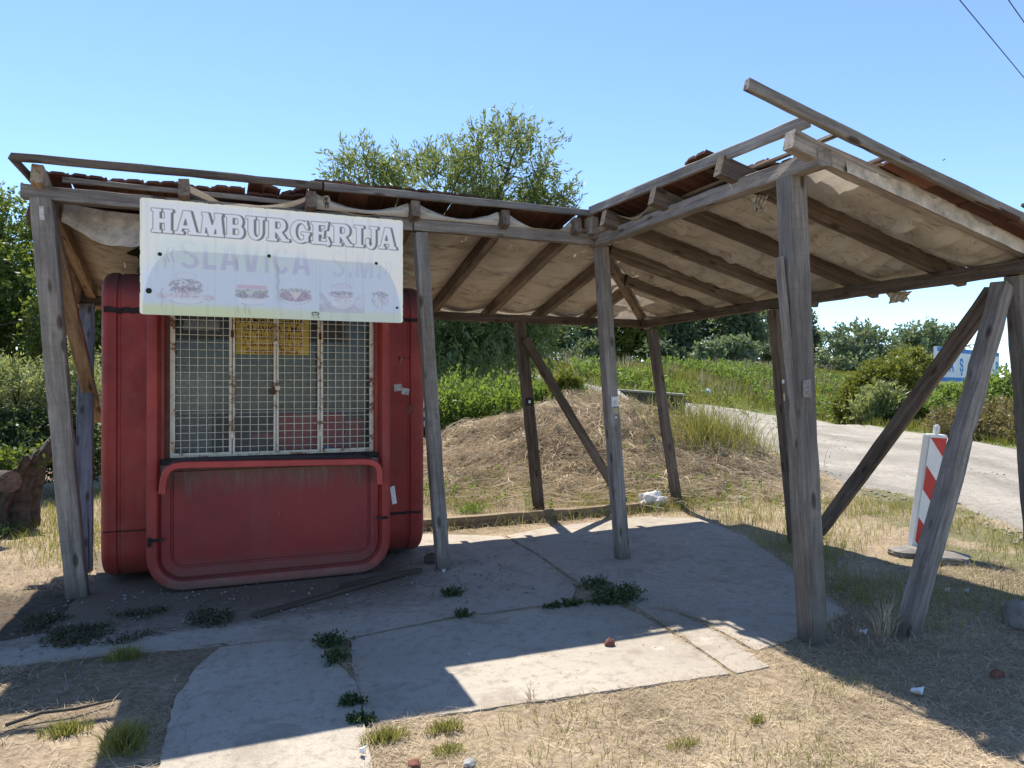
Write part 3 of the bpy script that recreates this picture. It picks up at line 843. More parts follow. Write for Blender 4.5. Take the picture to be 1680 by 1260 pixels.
# ---- canvas lining lying over the rafters
def sagfun(p, xs):
    p = np.asarray(p); o = np.zeros_like(p)
    for a, b in zip(xs[:-1], xs[1:]):
        k = (p > a) & (p <= b); t = (p - a) / (b - a)
        o = np.where(k, np.sin(np.pi * np.clip(t, 0, 1)), o)
    return o
def cloth_sheet(us, vs, fn, name='canvas_lining', keep=None, mat=None):
    U, W_ = np.meshgrid(us, vs); P = fn(U, W_)
    idx = np.arange(U.size).reshape(U.shape)
    F = np.stack([idx[:-1, :-1], idx[:-1, 1:], idx[1:, 1:], idx[1:, :-1]], -1).reshape(-1, 4)
    if keep is not None:
        k = keep(U, W_); kk = k[:-1, :-1] & k[:-1, 1:] & k[1:, 1:] & k[1:, :-1]
        F = F[kk.ravel()]
    return npm(name, P.reshape(-1, 3), F, mat or M_cloth, shelter, smooth=True)
xs_l = [-1.6] + RX_L + [3.72, 4.42, 5.6]
def wr(a, b, s=1.0):
    # slack folds running across the bays
    w1 = vn(a * 0.6, b * 5.0 + 0.25 * np.sin(a * 3.1), 1.6, 61, 3) - 0.5
    w2 = vn(a * 1.5, b * 11.0, 1.3, 62, 2) - 0.5
    w3 = np.abs(vn(a * 0.9 + 0.4 * np.sin(b * 2), b * 7.0, 1.2, 67, 2) - 0.5)
    return (w1 * 0.045 + w2 * 0.012 - 0.045 * sstep(0.12, 0.0, w3)) * s
def f_left(x, y):
    s = sagfun(x, xs_l)
    fr = sstep(6.5, 5.9, y)
    z = ZB(y) + RH - 0.006 - s * (0.055 + 0.05 * fr + 0.03 * vn(x, y, 1.2, 63)) + wr(x, y) * s * 0.9
    # a seam lap across the middle
    z = z - 0.022 * s * np.exp(-((y - 6.95 - 0.06 * s - 0.03 * np.sin(x * 2.3)) / 0.035) ** 2)
    return np.stack([x, y, z], -1)
def k_left(x, y):
    edge = np.where(x < -0.29, 6.32 + 0.14 * np.sin((x + 1.2) * 3.0) + 0.1 * vn(x, y * 0, 6, 64), 5.90 + 0.03 * vn(x, y * 0, 7, 65))
    torn = (x > 2.36) & (x < 2.98)
    edge = np.where(torn, 5.9 + 0.20 * np.sin((x - 2.36) / 0.62 * np.pi) + 0.05 * vn(x, y * 0, 9, 66), edge)
    return (y > edge) & (x < 3.28 + (y - 6.0) * 0.86)
cloth_sheet(np.arange(-1.30, 5.3, 0.03), np.arange(5.85, 8.46, 0.03), f_left, keep=k_left)
xs_w = [2.9] + sorted([3.27] + yw + [px(1204, 499, 5.15).y, px(1138, 514, 5.15).y]) + [8.6]
def f_wing(y, x):
    s = sagfun(y, xs_w)
    z = ZW(x) + RH - 0.006 - s * (0.055 + 0.035 * vn(x, y, 1.1, 73)) + wr(y, x) * s
    z = z - 0.085 * sstep(3.8, 3.35, y)
    z = z - 0.03 * s * np.exp(-((x - 4.25 - 0.10 * s - 0.05 * np.sin(y * 1.7)) / 0.05) ** 2)
    return np.stack([x, y, z], -1)
def k_wing(y, x):
    hole = (y < 4.75) & (x < 3.37 + 0.04 * vn(y, x * 0, 9, 77)) | (y < 3.30)
    return (y < HIP(x) + 0.03) & (x > 3.17 + 0.05 * vn(y, x * 0, 6, 75)) & ~hole
cloth_sheet(np.arange(3.24, 8.3, 0.03), np.arange(3.15, 5.42, 0.03), f_wing, keep=k_wing)
# front of the lining hanging between the rafter tails down to the beam
for xa_, xb_, k0, k1 in ((0.685, 1.445, 0, 1), (1.535, 2.265, 0, 1), (2.355, 2.985, 0, 1)):
    def f_val(a, b, xa_=xa_, xb_=xb_):
        x = xa_ + (xb_ - xa_) * a
        top = 3.045 + 0.035 + 0.085 * (np.abs(2 * a - 1) ** 1.8) + 0.012 * (vn(a, a * 0, 9, 91) - .5)
        if xa_ > 2.3: top = 3.05 + 0.11 * np.clip(1 - a * 2.6, 0, 1) + 0.09 * np.clip((a - .75) * 4, 0, 1) ** 2
        z = 3.042 + (top - 3.042) * b
        y = 5.945 + 0.03 * b * np.sin(np.pi * a) - 0.035 * np.sin(np.pi * b) + 0.01 * (vn(a * 4, b * 3, 2, 92) - .5)
        return np.stack([x, y, z], -1)
    cloth_sheet(np.linspace(0, 1, 40), np.linspace(0, 1, 8), f_val, 'canvas_valance')
# torn flap hanging behind the left end of the front beam
def f_flap(a, b):
    x = -1.16 + 0.98 * a
    droop = 0.17 + 0.13 * np.sin(np.pi * np.clip(a * 1.05, 0, 1)) + 0.06 * (vn(a, b * 0, 7, 81) - 0.5)
    z = ZB(6.42) + RH - 0.02 - 0.04 * np.sin(np.pi * a) - droop * b
    y = 6.38 - 0.10 * b + 0.05 * np.sin(a * 9) * b + 0.03 * vn(a, b, 8, 82)
    return np.stack([x, y, z], -1)
cloth_sheet(np.linspace(0, 1, 50), np.linspace(0, 1, 12), f_flap, 'torn_cloth', mat=M_oldcloth)
# ragged selvage along the outer left rafter
def f_selv(a, b):
    y = 6.15 + 2.15 * a
    w = 0.05 + 0.14 * vn(a, a * 0, 9, 84)
    return np.stack([-1.31 - 0.06 * b + 0.02 * vn(a, b, 12, 85), y, ZB(y) + RH - 0.03 - (0.10 + w) * b], -1)
cloth_sheet(np.linspace(0, 1, 60), np.linspace(0, 1, 6), f_selv, 'torn_cloth', mat=M_oldcloth)
# canvas wrapped over the end rafter, frayed along its top
def f_wrap(a, b):
    p = np.array(GB0)[None, None, :] + (np.array(GB1) - np.array(GB0))[None, None, :] * (0.17 + 0.83 * a)[..., None]
    hh = 0.025 + 0.075 * sstep(0.0, 0.35, a) + 0.05 * (vn(a, a * 0, 16, 87) - 0.5) + 0.03 * (vn(a, a * 0, 50, 88) - 0.5)
    z = p[..., 2] - 0.068 + (0.062 + hh) * b
    y = p[..., 1] - 0.052 - 0.012 * vn(a * 6, b * 2, 3, 89) + 0.02 * b
    return np.stack([p[..., 0], y, z], -1)
cloth_sheet(np.linspace(0, 1, 160), np.linspace(0, 1, 8), f_wrap, 'torn_cloth', mat=M_oldcloth)
# rag dangling under the wing eave and a scrap by the near post
def rag(name, p, w, h, seed, up=0.0):
    n, m = 14, 12
    V = []; F = []
    for j in range(m + 1):
        for i in range(n + 1):
            a = i / n - 0.5; b = j / m
            k = float(vn(np.array([i * 0.9]), np.array([seed * 3.0]), 0.7, seed)[0])
            hh = h * (0.35 + 0.9 * k)
            V.append((a * w * (1 - 0.3 * b) + random.uniform(-.006, .006), 0.03 * math.sin(i * 1.7 + j * 0.6) + random.uniform(-.008, .008), -b * hh))
    for j in range(m):
        for i in range(n):
            q = j * (n + 1) + i; F.append((q, q + 1, q + n + 2, q + n + 1))
    o = pyd(name, V, F, M_oldcloth, shelter, Matrix.Translation(Vector(p)) @ Matrix.Rotation(-YAW, 4, 'Z'), smooth=True)
    return o
rag('torn_cloth', px(1475, 478, 5.3), 0.20, 0.11, 3)
rag('torn_cloth', px(1247, 318, 3.42) + Vector((0, 0, -0.01)), 0.10, 0.12, 5)
rag('torn_cloth', px(535, 322, 0.72), 0.05, 0.10, 9)

# stickers and tape on the posts
def patch(name, p, w, h, mat, parent, n=(-DX, -DY, 0), lift=0.0, roll=0.0):
    z = Vector(n).normalized(); up = Vector((0, 0, 1)); x = up.cross(z).normalized(); y = z.cross(x)
    M = Matrix(((x.x, y.x, z.x, p[0] + z.x * lift), (x.y, y.y, z.y, p[1] + z.y * lift), (x.z, y.z, z.z, p[2] + z.z * lift), (0, 0, 0, 1))) @ Matrix.Rotation(roll, 4, 'Z')
    k = 5; V = []; F = []
    for j in range(k + 1):
        for i in range(k + 1):
            V.append(((i / k - .5) * w + random.uniform(-1, 1) * w * 0.02, (j / k - .5) * h + random.uniform(-1, 1) * h * 0.02, random.uniform(0, 0.0012)))
    for j in range(k):
        for i in range(k):
            q = j * (k + 1) + i; F.append((q, q + 1, q + k + 2, q + k + 1))
    return pyd(name, V, F, mat, parent, M)
def post_pt(b, t_, v):
    # point of the post axis at picture height v
    b = Vector(b); t_ = Vector(t_)
    best = None
    for k in range(200):
        p = b.lerp(t_, k / 199); d = p.x * DX + p.y * DY; vv = 634 - (p.z - EYE) / d * 1165
        if best is None or abs(vv - v) < best[0]: best = (abs(vv - v), p)
    return best[1]
b3, t3 = g(1021, 915), py(986, 406, 5.99)
patch('sticker', post_pt(b3, t3, 659), 0.075, 0.095, M_paper, shelter, (0, -1, 0), 0.0635, 0.06)
patch('sticker', post_pt(b3, t3, 659) + Vector((0.002, 0, -0.01)), 0.03, 0.035, M_silver, shelter, (0, -1, 0), 0.066, 0.06)
patch('sticker', post_pt(b3, t3, 674), 0.06, 0.055, M_papery, shelter, (0, -1, 0), 0.0635, 0.06)
patch('sticker', post_pt(b3, t3, 684), 0.022, 0.018, M_paper, shelter, (0, -1, 0), 0.0635)
b2, t2 = g(884, 838), py(852, 527, 8.2)
patch('sticker', post_pt(b2, t2, 659), 0.118, 0.10, M_dark, shelter, (0, -1, 0), 0.0635, 0.07)
patch('sticker', post_pt(b2, t2, 659), 0.03, 0.035, M_paper, shelter, (0, -1, 0), 0.066, 0.07)
b4, t4 = g(1306, 890), px(1272, 508, 5.2)
patch('tape_band', post_pt(b4, t4, 626) + Vector((0, 0, 0)), 0.11, 0.035, M_paper, shelter, (0, -1, 0), 0.0635, 0.05)
patch('tape_band', post_pt(b4, t4, 650) + Vector((0, 0, 0)), 0.11, 0.075, M_papery, shelter, (0, -1, 0), 0.0635, 0.05)
patch('sticker', post_pt(b4, t4, 661) + Vector((0.065, -0.02, 0)), 0.05, 0.06, M_paper, shelter, (0, -1, 0), 0.05, 0.05)
bp4, tp4 = g(1333, 1050), px(1298, 283, 3.32)
patch('tape_band', post_pt(bp4, tp4, 638) + Vector((-0.025, 0, 0)), 0.07, 0.11, M_gravel, shelter, (0, -1, 0), 0.076, 0.03)
patch('sticker', post_pt(g(128, 975), py(69, 325, 6.0), 352) + Vector((0.0, 0, 0)), 0.03, 0.10, M_silver, shelter, (0, -1, 0), 0.069, 0.05)

# ------------------------------------------------------------------ kiosk
kiosk = empty('kiosk', (0.39, 6.9, 0), 'faded red rounded fibreglass kiosk with a barred serving window and curved counter', 'kiosk')

def rrect(x0, x1, z0, z1, r, n=7):
    P = []
    for cx, cz, a0 in ((x1 - r, z0 + r, -90), (x1 - r, z1 - r, 0), (x0 + r, z1 - r, 90), (x0 + r, z0 + r, 180)):
        for k in range(n + 1):
            a = math.radians(a0 + 90 * k / n); P.append((cx + r * math.cos(a), cz + r * math.sin(a)))
    return P

def loft(name, rings, mat, parent, cap0=False, cap1=False, smooth=True, closed=True):
    n = len(rings[0]); V = [p for r in rings for p in r]; F = []
    for i in range(len(rings) - 1):
        for k in range(n if closed else n - 1):
            a = i * n + k; b = i * n + (k + 1) % n; F.append((a, b, b + n, a + n))
    if cap0: F.append(tuple(range(n))[::-1])
    if cap1: F.append(tuple(range((len(rings) - 1) * n, len(rings) * n)))
    bm = bmesh.new(); bv = [bm.verts.new(v) for v in V]
    for f in F: bm.faces.new([bv[i] for i in f])
    bmesh.ops.recalc_face_normals(bm, faces=bm.faces[:])
    o = from_bm(name, bm, mat, parent, smooth=smooth)
    if smooth:
        me = o.data
        try: me.set_sharp_from_angle(angle=math.radians(35))
        except Exception: pass
    return o

KX0, KX1, KZ0, KZ1 = -0.56, 1.33, 0.005, 2.49
def yring(y, off, r=0.27):
    return [(p[0], y, p[1]) for p in rrect(KX0 + off, KX1 - off, KZ0 + off, KZ1 - off, max(0.03, r - off))]
# the tube that carries the serving front, with its rolled rim, grooved lip and deep reveal
loft('body', [yring(8.0, 0.06), yring(7.95, 0.0), yring(6.22, 0.0), yring(6.205, 0.008), yring(6.19, -0.003), yring(6.12, 0.0), yring(6.104, 0.005), yring(6.099, 0.014)], M_red, kiosk, cap0=True)
loft('front_rim', [yring(6.099, 0.014), yring(6.097, 0.020), yring(6.097, 0.066), yring(6.100, 0.073), yring(6.110, 0.078), yring(6.14, 0.084), yring(6.165, 0.09)], M_red, kiosk)
loft('window_reveal', [yring(6.165, 0.09), yring(6.30, 0.095)], M_jamb, kiosk)

def stub(sgn):
    def ring(x, off, r=0.25):
        return [(x, p[0], p[1]) for p in rrect(6.48 + off, 7.80 - off, 0.035 + off, 2.545 - off, max(0.03, r - off))]
    if sgn < 0: xs = [(-0.50, 0), (-0.775, 0), (-0.785, 0.010), (-0.80, 0.010), (-0.812, -0.004), (-0.86, -0.002), (-0.895, 0.012), (-0.915, 0.035), (-0.925, 0.065), (-0.915, 0.12)]
    else: xs = [(1.27, 0), (1.565, 0), (1.575, 0.010), (1.59, 0.010), (1.602, -0.004), (1.66, -0.002), (1.705, 0.012), (1.728, 0.035), (1.74, 0.065), (1.73, 0.12)]
    return loft('side_bay', [ring(x, o) for x, o in xs], M_red, kiosk, cap1=True)
stub(-1); stub(1)

# seams where the mouldings are bolted together
def seam_y(x0, x1, z, h, y=6.479):
    n = 24; V = []; F = []
    for k in range(n + 1):
        x = x0 + (x1 - x0) * k / n
        e = random.uniform(-.3, .3) * h * 0.5
        for (yy, zz) in ((y + 0.004, z - h / 2 + e), (y - 0.007, z - h / 2 + e * 0.6), (y - 0.009, z + h / 2 + e), (y + 0.004, z + h / 2 + e)): V.append((x, yy, zz))
    for k in range(n):
        for j in range(3):
            a = k * 4 + j; F.append((a, a + 1, a + 5, a + 4))
    return pyd('seam', V, F, M_seam, kiosk)
seam_y(-0.90, -0.545, 2.215, 0.045); seam_y(1.335, 1.70, 2.22, 0.03)
seam_y(-0.90, -0.545, 0.435, 0.008); seam_y(1.335, 1.70, 0.43, 0.022)
for xx, zz in ((-0.49, 0.415), (1.262, 0.47)):
    box('seam', (xx - 0.05, 6.088, zz - 0.012), (xx + 0.045, 6.10, zz + 0.012), M_seam, kiosk)
box('repair_patch', (-0.553, 6.07, 0.37), (-0.525, 6.097, 0.44), M_seam, kiosk, 0.008)

# lower panel: flat topped plate with rounded lower corners and an embossed field
def plate(y, off, ztop, r=0.27):
    P = [(p[0], p[1]) for p in rrect(KX0 + off, KX1 - off, KZ0 + off, KZ1, max(0.03, r - off))]
    Q = [p for p in P if p[1] < ztop]
    lowr = [p for p in P[:8]]; lowl = [p for p in P[24:]]
    pts = [(KX1 - off, ztop)] + [(p[0], p[1]) for p in lowr[::-1]] + [(p[0], p[1]) for p in lowl[::-1]] + [(KX0 + off, ztop)]
    return [(a, y, b) for a, b in pts]
rings = [plate(6.16, 0.088, 0.985), plate(6.15, 0.10, 0.98), plate(6.146, 0.15, 0.955), plate(6.146, 0.165, 0.945), plate(6.158, 0.172, 0.94), plate(6.158, 0.182, 0.935), plate(6.146, 0.19, 0.93), plate(6.138, 0.30, 0.86)]
loft('front_panel', rings, M_redpanel, kiosk, cap1=True)

# interior: a grey box behind the glass, with what can be made out inside
def interior():
    x0, x1, y0, y1, z0, z1 = -0.468, 1.238, 6.30, 7.75, 0.35, 2.40
    V = [(x0, y0, z0), (x1, y0, z0), (x1, y0, z1), (x0, y0, z1), (x0, y1, z0), (x1, y1, z0), (x1, y1, z1), (x0, y1, z1)]
    F = [(4, 5, 6, 7), (0, 1, 5, 4), (3, 7, 6, 2), (0, 4, 7, 3), (1, 2, 6, 5)]
    pyd('interior', V, F, M_interior, kiosk)
interior()
YW = 6.235
gp = lambda u, v: py(u, v, YW)
W0 = gp(280, 520).x; W1 = gp(612, 530).x; WZ0 = gp(300, 750).z; WZ1 = gp(450, 516).z
xa, xm, xb = gp(381, 600).x, gp(453, 600).x, gp(525, 600).x
# panel wall between reveal and window
box('window_jamb', (KX0 + 0.088, 6.235, 0.97), (W0 - 0.002, 6.30, 2.40), M_jamb, kiosk)
box('window_jamb', (W1 + 0.002, 6.235, 0.97), (KX1 - 0.088, 6.30, 2.40), M_jamb, kiosk)
box('window_jamb', (KX0 + 0.088, 6.19, 0.99), (KX0 + 0.118, 6.233, 2.40), M_red, kiosk)
box('window_jamb', (KX1 - 0.118, 6.19, 0.99), (KX1 - 0.088, 6.233, 2.40), M_red, kiosk)
box('window_sill', (KX0 + 0.09, 6.17, 0.95), (KX1 - 0.09, 6.30, WZ0 - 0.006), M_seam, kiosk)
box('window_head', (W0 - 0.002, 6.235, WZ1 + 0.004), (W1 + 0.002, 6.30, 2.40), M_jamb, kiosk)
box('window_pane', (W0 + 0.01, 6.300, WZ0), (W1 - 0.01, 6.304, WZ1 + 0.02), M_glass, kiosk, 0)

# grille: fixed frame, four leaves of welded mesh
def bar(bm, a, b, w, d):
    a = Vector(a); b = Vector(b); L = (b - a).length
    M = frame(a, b, (0, 1, 0)) @ Matrix.Translation((L / 2, 0, 0)) @ Matrix.Diagonal((L, w, d, 1))
    bmesh.ops.create_cube(bm, size=1, matrix=M)
def grille(x0, x1, nx, w):
    z0, z1 = WZ0 + 0.012, WZ1 - 0.006
    bm = bmesh.new()
    for xx in (x0 + w / 2, x1 - w / 2): bar(bm, (xx, YW, z0), (xx, YW, z1), w, w)
    for zz in (z0 + w / 2, z1 - w / 2): bar(bm, (x0 + w, YW, zz), (x1 - w, YW, zz), w * 0.9, w * 0.9)
    fr = from_bm('grille_frame', bm, M_rusty, kiosk)
    bm = bmesh.new()
    for k in range(1, nx):
        xx = x0 + (x1 - x0) * k / nx + random.uniform(-.003, .003)
        bar(bm, (xx, YW - 0.004, z0), (xx + random.uniform(-.004, .004), YW - 0.004, z1), 0.0045, 0.005)
    nz = 19
    for k in range(1, nz):
        zz = z0 + (z1 - z0) * k / nz + random.uniform(-.003, .003)
        bar(bm, (x0, YW + 0.003, zz), (x1, YW + 0.003, zz + random.uniform(-.003, .003)), 0.0045, 0.005)
    ms = from_bm('grille_mesh', bm, M_wire, fr)
    ms['kind'] = 'stuff'
grille(W0 + 0.012, xa - 0.004, 7, 0.020); grille(xa + 0.004, xm - 0.003, 5, 0.017); grille(xm + 0.003, xb - 0.004, 5, 0.017); grille(xb + 0.004, W1 - 0.012, 7, 0.020)
bm = bmesh.new()
bar(bm, (W0, YW + 0.016, WZ0), (W0, YW + 0.016, WZ1), 0.05, 0.03); bar(bm, (W1, YW + 0.016, WZ0), (W1, YW + 0.016, WZ1), 0.04, 0.03)
bar(bm, (W0, YW + 0.018, WZ0 + 0.004), (W1, YW + 0.018, WZ0 + 0.004), 0.016, 0.025)
from_bm('outer_frame', bm, M_rusty, kiosk)
for xx in (xa, xb):
    for zz in (WZ1 - 0.17, WZ0 + 0.17):
        box('hinge', (xx - 0.011, YW - 0.022, zz - 0.03), (xx + 0.011, YW - 0.009, zz + 0.03), M_rust if zz > 1.5 else M_rusty, kiosk, 0.004)
# hasp, chain of three links and padlock on the middle stiles
for zz in (gp(453, 540).z, gp(453, 552).z, gp(453, 564).z):
    bpy_ring = bmesh.new()
    Vt, Ft = tubes([([(xm + 0.014 * math.cos(a), YW - 0.018, zz + 0.024 * math.sin(a)) for a in np.linspace(0, 2 * math.pi, 13)], [0.004] * 13)], 5)
    bpy_ring.free()
    npm('chain_link', Vt, Ft, M_rusty, kiosk, smooth=True)
def padlock(p, s, mat):
    o = box('padlock', (p.x - 0.026 * s, YW - 0.042, p.z - 0.034 * s), (p.x + 0.026 * s, YW - 0.018, p.z + 0.012 * s), mat, kiosk, 0.006)
    Vt, Ft = tubes([([(p.x + 0.016 * s * math.cos(a), YW - 0.030, p.z + 0.012 * s + 0.022 * s * math.sin(a)) for a in np.linspace(0, math.pi, 9)], [0.0045] * 9)], 6)
    npm('shackle', Vt, Ft, M_rust, o, smooth=True)
padlock(gp(447, 641), 0.9, M_rust); padlock(gp(452, 561), 0.7, M_rusty)
box('hasp', (xm - 0.012, YW - 0.022, gp(453, 636).z - 0.02), (xm + 0.03, YW - 0.010, gp(453, 636).z + 0.015), M_rusty, kiosk)

# white rail inside the glass, shelves, red counter, small goods
a_ = py(293, 678, 6.36); b_ = py(600, 674, 6.36)
Vt, Ft = tubes([([a_, b_], [0.008, 0.008])], 6); npm('curtain_rail', Vt, Ft, M_white, kiosk)
def prop(name, lo, hi, mat, label, cat, bev=0.01):
    o = box(name, lo, hi, mat, None, bev); return tag(o, label, cat)
ct = empty('serving_chair', (0.78, 7.0, 0.36), 'red plastic chair inside the kiosk seen through the wire mesh', 'chair')
box('backrest', (0.42, 6.62, 0.90), (1.02, 6.66, 1.36), M_redbright, ct, 0.02)
box('seat', (0.42, 6.68, 0.78), (1.02, 7.10, 0.82), M_redbright, ct, 0.015)
for lx in (0.45, 0.99):
    for ly in (6.71, 7.08): box('leg', (lx - 0.02, ly - 0.02, 0.352), (lx + 0.02, ly + 0.02, 0.778), M_redbright, ct, 0.004)
box('armrest', (0.22, 6.66, 1.14), (0.41, 7.12, 1.18), M_redbright, ct, 0.01)
box('armrest', (1.03, 6.66, 1.02), (1.20, 7.12, 1.30), M_redbright, ct, 0.01)
sh = empty('wall_shelf', (0.3, 7.6, 1.3), 'dark blue grey shelf unit along the back wall inside the kiosk', 'shelf')
box('shelf_board', (-0.40, 7.45, 1.62), (1.2, 7.745, 1.65), M_bluegrey, sh)
box('shelf_board', (-0.40, 7.45, 1.28), (1.2, 7.745, 1.31), M_bluegrey, sh)
box('side_panel', (-0.43, 7.45, 0.36), (-0.402, 7.745, 1.72), M_bluegrey, sh)
box('back_panel', (-0.40, 7.735, 0.36), (1.2, 7.748, 1.27), M_bluegrey, sh)
fr_ = empty('fridge', (-0.28, 7.1, 0.355), 'pale grey fridge at the left inside the kiosk behind the mesh', 'fridge')
box('cabinet', (-0.44, 7.0, 0.36), (-0.10, 7.40, 1.75), M_interior, fr_, 0.01)
box('door', (-0.43, 6.975, 0.40), (-0.11, 6.998, 1.72), M_silver, fr_, 0.006)
prop('drink_carton', (0.79, 6.32, 1.03 - 0.07), (0.87, 6.38, 1.075), M_blue, 'small blue and white carton standing inside the window at the right', 'carton')
prop('phone', (0.62, 6.32, 0.962), (0.73, 6.37, 1.03), M_dark, 'small black box lying inside the window beside the blue carton', 'box')
bm = bmesh.new()
# lining of the sill inside the glass so that the goods stand on something
box('inner_sill', (W0 + 0.01, 6.306, 0.93), (W1 - 0.01, 6.46, 0.958), M_dust, kiosk)
bm.free()

# paper taped inside the pane at the upper left
patch('paper_sheet', py(330, 533, 6.31), 0.27, 0.09, M_silver, kiosk, (0, -1, 0), 0.0)

# counter: bent tray with a downturned lip
def shelf():
    path = [(-0.462, 0.80), (-0.452, 0.90), (-0.437, 0.955), (-0.405, 1.000), (-0.355, 1.025), (-0.29, 1.032), (0.40, 1.018), (1.07, 1.003), (1.13, 0.995), (1.180, 0.972), (1.208, 0.935), (1.220, 0.89), (1.222, 0.785)]
    inn = []
    w = 0.052
    for i, (x, z) in enumerate(path):
        a = path[max(i - 1, 0)]; b = path[min(i + 1, len(path) - 1)]
        tx, tz = b[0] - a[0], b[1] - a[1]; L = math.hypot(tx, tz); nx, nz = tz / L, -tx / L
        inn.append((x + nx * w, z + nz * w))
    n = len(path)
    def section(y0, y1, o, iw):
        return [(p[0], y0, p[1]) for p in o], [(p[0], y0, p[1]) for p in iw]
    V = []; F = []
    for (o, i_) in zip(path, inn):
        V += [(o[0], 6.09, o[1]), (o[0], 5.915, o[1]), (o[0] + (i_[0] - o[0]) * .1, 5.90, o[1] + (i_[1] - o[1]) * .1), (o[0] + (i_[0] - o[0]) * .9, 5.90, o[1] + (i_[1] - o[1]) * .9), (i_[0], 5.912, i_[1]), (i_[0], 5.94, i_[1]),
              (o[0] + (i_[0] - o[0]) * .25, 5.945, o[1] + (i_[1] - o[1]) * .25), (o[0] + (i_[0] - o[0]) * .25, 6.09, o[1] + (i_[1] - o[1]) * .25)]
    for k in range(n - 1):
        for j in range(8):
            a = k * 8 + j; b = k * 8 + (j + 1) % 8; F.append((a, b, b + 8, a + 8))
    F.append(tuple(range(8))[::-1]); F.append(tuple(range((n - 1) * 8, n * 8)))
    bm = bmesh.new(); bv = [bm.verts.new(v) for v in V]
    for f in F: bm.faces.new([bv[i] for i in f])
    bmesh.ops.recalc_face_normals(bm, faces=bm.faces[:])
    o = from_bm('counter', bm, M_redrim, kiosk)
    # dusty top of the counter reaching in to the window
    V = []; F = []
    tp = [p for p in path[3:11]]
    for (x, z) in tp:
        V += [(x, 5.93, z + 0.004), (x * 0.985, 6.17, z + 0.008)]
    for k in range(len(tp) - 1): F.append((2 * k, 2 * k + 2, 2 * k + 3, 2 * k + 1))
    pyd('counter_top', V, F, M_dust, o)
shelf()

# roof vent: neck with a dark conical cowl
vt = py(233, 440, 6.9)
bm = bmesh.new()
bmesh.ops.create_cone(bm, cap_ends=True, segments=20, radius1=0.10, radius2=0.10, depth=0.17, matrix=Matrix.Translation((vt.x + 0.07, 6.9, 2.60)))
bmesh.ops.create_cone(bm, cap_ends=True, segments=20, radius1=0.11, radius2=0.11, depth=0.03, matrix=Matrix.Translation((vt.x + 0.07, 6.9, 2.60)))
vo_ = from_bm('roof_vent', bm, M_bluegrey, kiosk)
bm = bmesh.new()
bmesh.ops.create_cone(bm, cap_ends=True, segments=24, radius1=0.19, radius2=0.03, depth=0.10, matrix=Matrix.Translation((vt.x + 0.07, 6.9, 2.795)))
for k in range(3):
    a = 2 * math.pi * k / 3 + 0.4
    bar(bm, (vt.x + 0.07 + 0.09 * math.cos(a), 6.9 + 0.09 * math.sin(a), 2.67), (vt.x + 0.07 + 0.15 * math.cos(a), 6.9 + 0.15 * math.sin(a), 2.75), 0.012, 0.006)
from_bm('cowl', bm, M_dark, vo_)

# stickers and marks on the right bay
FY = 6.479
patch('sticker', py(653, 636, FY), 0.075, 0.065, M_silver, kiosk, (0, -1, 0), 0.003, 0.1)
patch('sticker', py(665, 642, FY), 0.07, 0.06, M_silver, kiosk, (0, -1, 0), 0.005, -0.2)
patch('sticker', py(672, 672, FY), 0.065, 0.09, M_ghost, kiosk, (0, -1, 0), 0.003)
patch('paper_scrap', py(641, 811, 6.30), 0.045, 0.16, M_paper, kiosk, (0.3, -1, 0), 0.05, 0.15)
for v0, v1, wd in ((566, 582, .018), (592, 602, .014), (606, 612, .012), (616, 624, .010), (632, 637, .03), (640, 652, .012), (654, 668, .016), (676, 684, .012), (690, 700, .010)):
    a = py(694.5, v0, 6.52); b = py(694.5, v1, 6.52)
    patch('decal', (a + b) / 2 + Vector((0, 0, 0)), wd, abs(a.z - b.z), M_white, kiosk, (0.55, -1, 0), 0.012)

def text(body, name, mat, parent, size, M, bold=0.0, xs=1.0, align='CENTER', extr=0.0, shear=0.0):
    cu = bpy.data.curves.new('lettering', 'FONT'); cu.body = body; cu.size = size; cu.align_x = align; cu.offset = bold; cu.extrude = extr; cu.shear = shear
    cu.resolution_u = 3
    o = bpy.data.objects.new('tmp', cu); COL.objects.link(o)
    bpy.context.view_layer.update()
    me = bpy.data.meshes.new_from_object(o.evaluated_get(bpy.context.evaluated_depsgraph_get()))
    COL.objects.unlink(o); bpy.data.objects.remove(o)
    me.name = name; me.materials.clear()
    return link(bpy.data.objects.new(name, me), mat, parent, M @ Matrix.Diagonal((xs, 1, 1, 1)))
def face_front(p):          # a plane facing -Y at p, x to the right, y up
    return Matrix(((1, 0, 0, p[0]), (0, 0, -1, p[1]), (0, 1, 0, p[2]), (0, 0, 0, 1)))
text('ANDRE', 'scratched_writing', M_scratch, kiosk, 0.075, face_front(py(656, 594, FY) + Vector((0, -0.004, 0))) @ Matrix.Rotation(0.05, 4, 'Z'), -0.0035, 0.9)

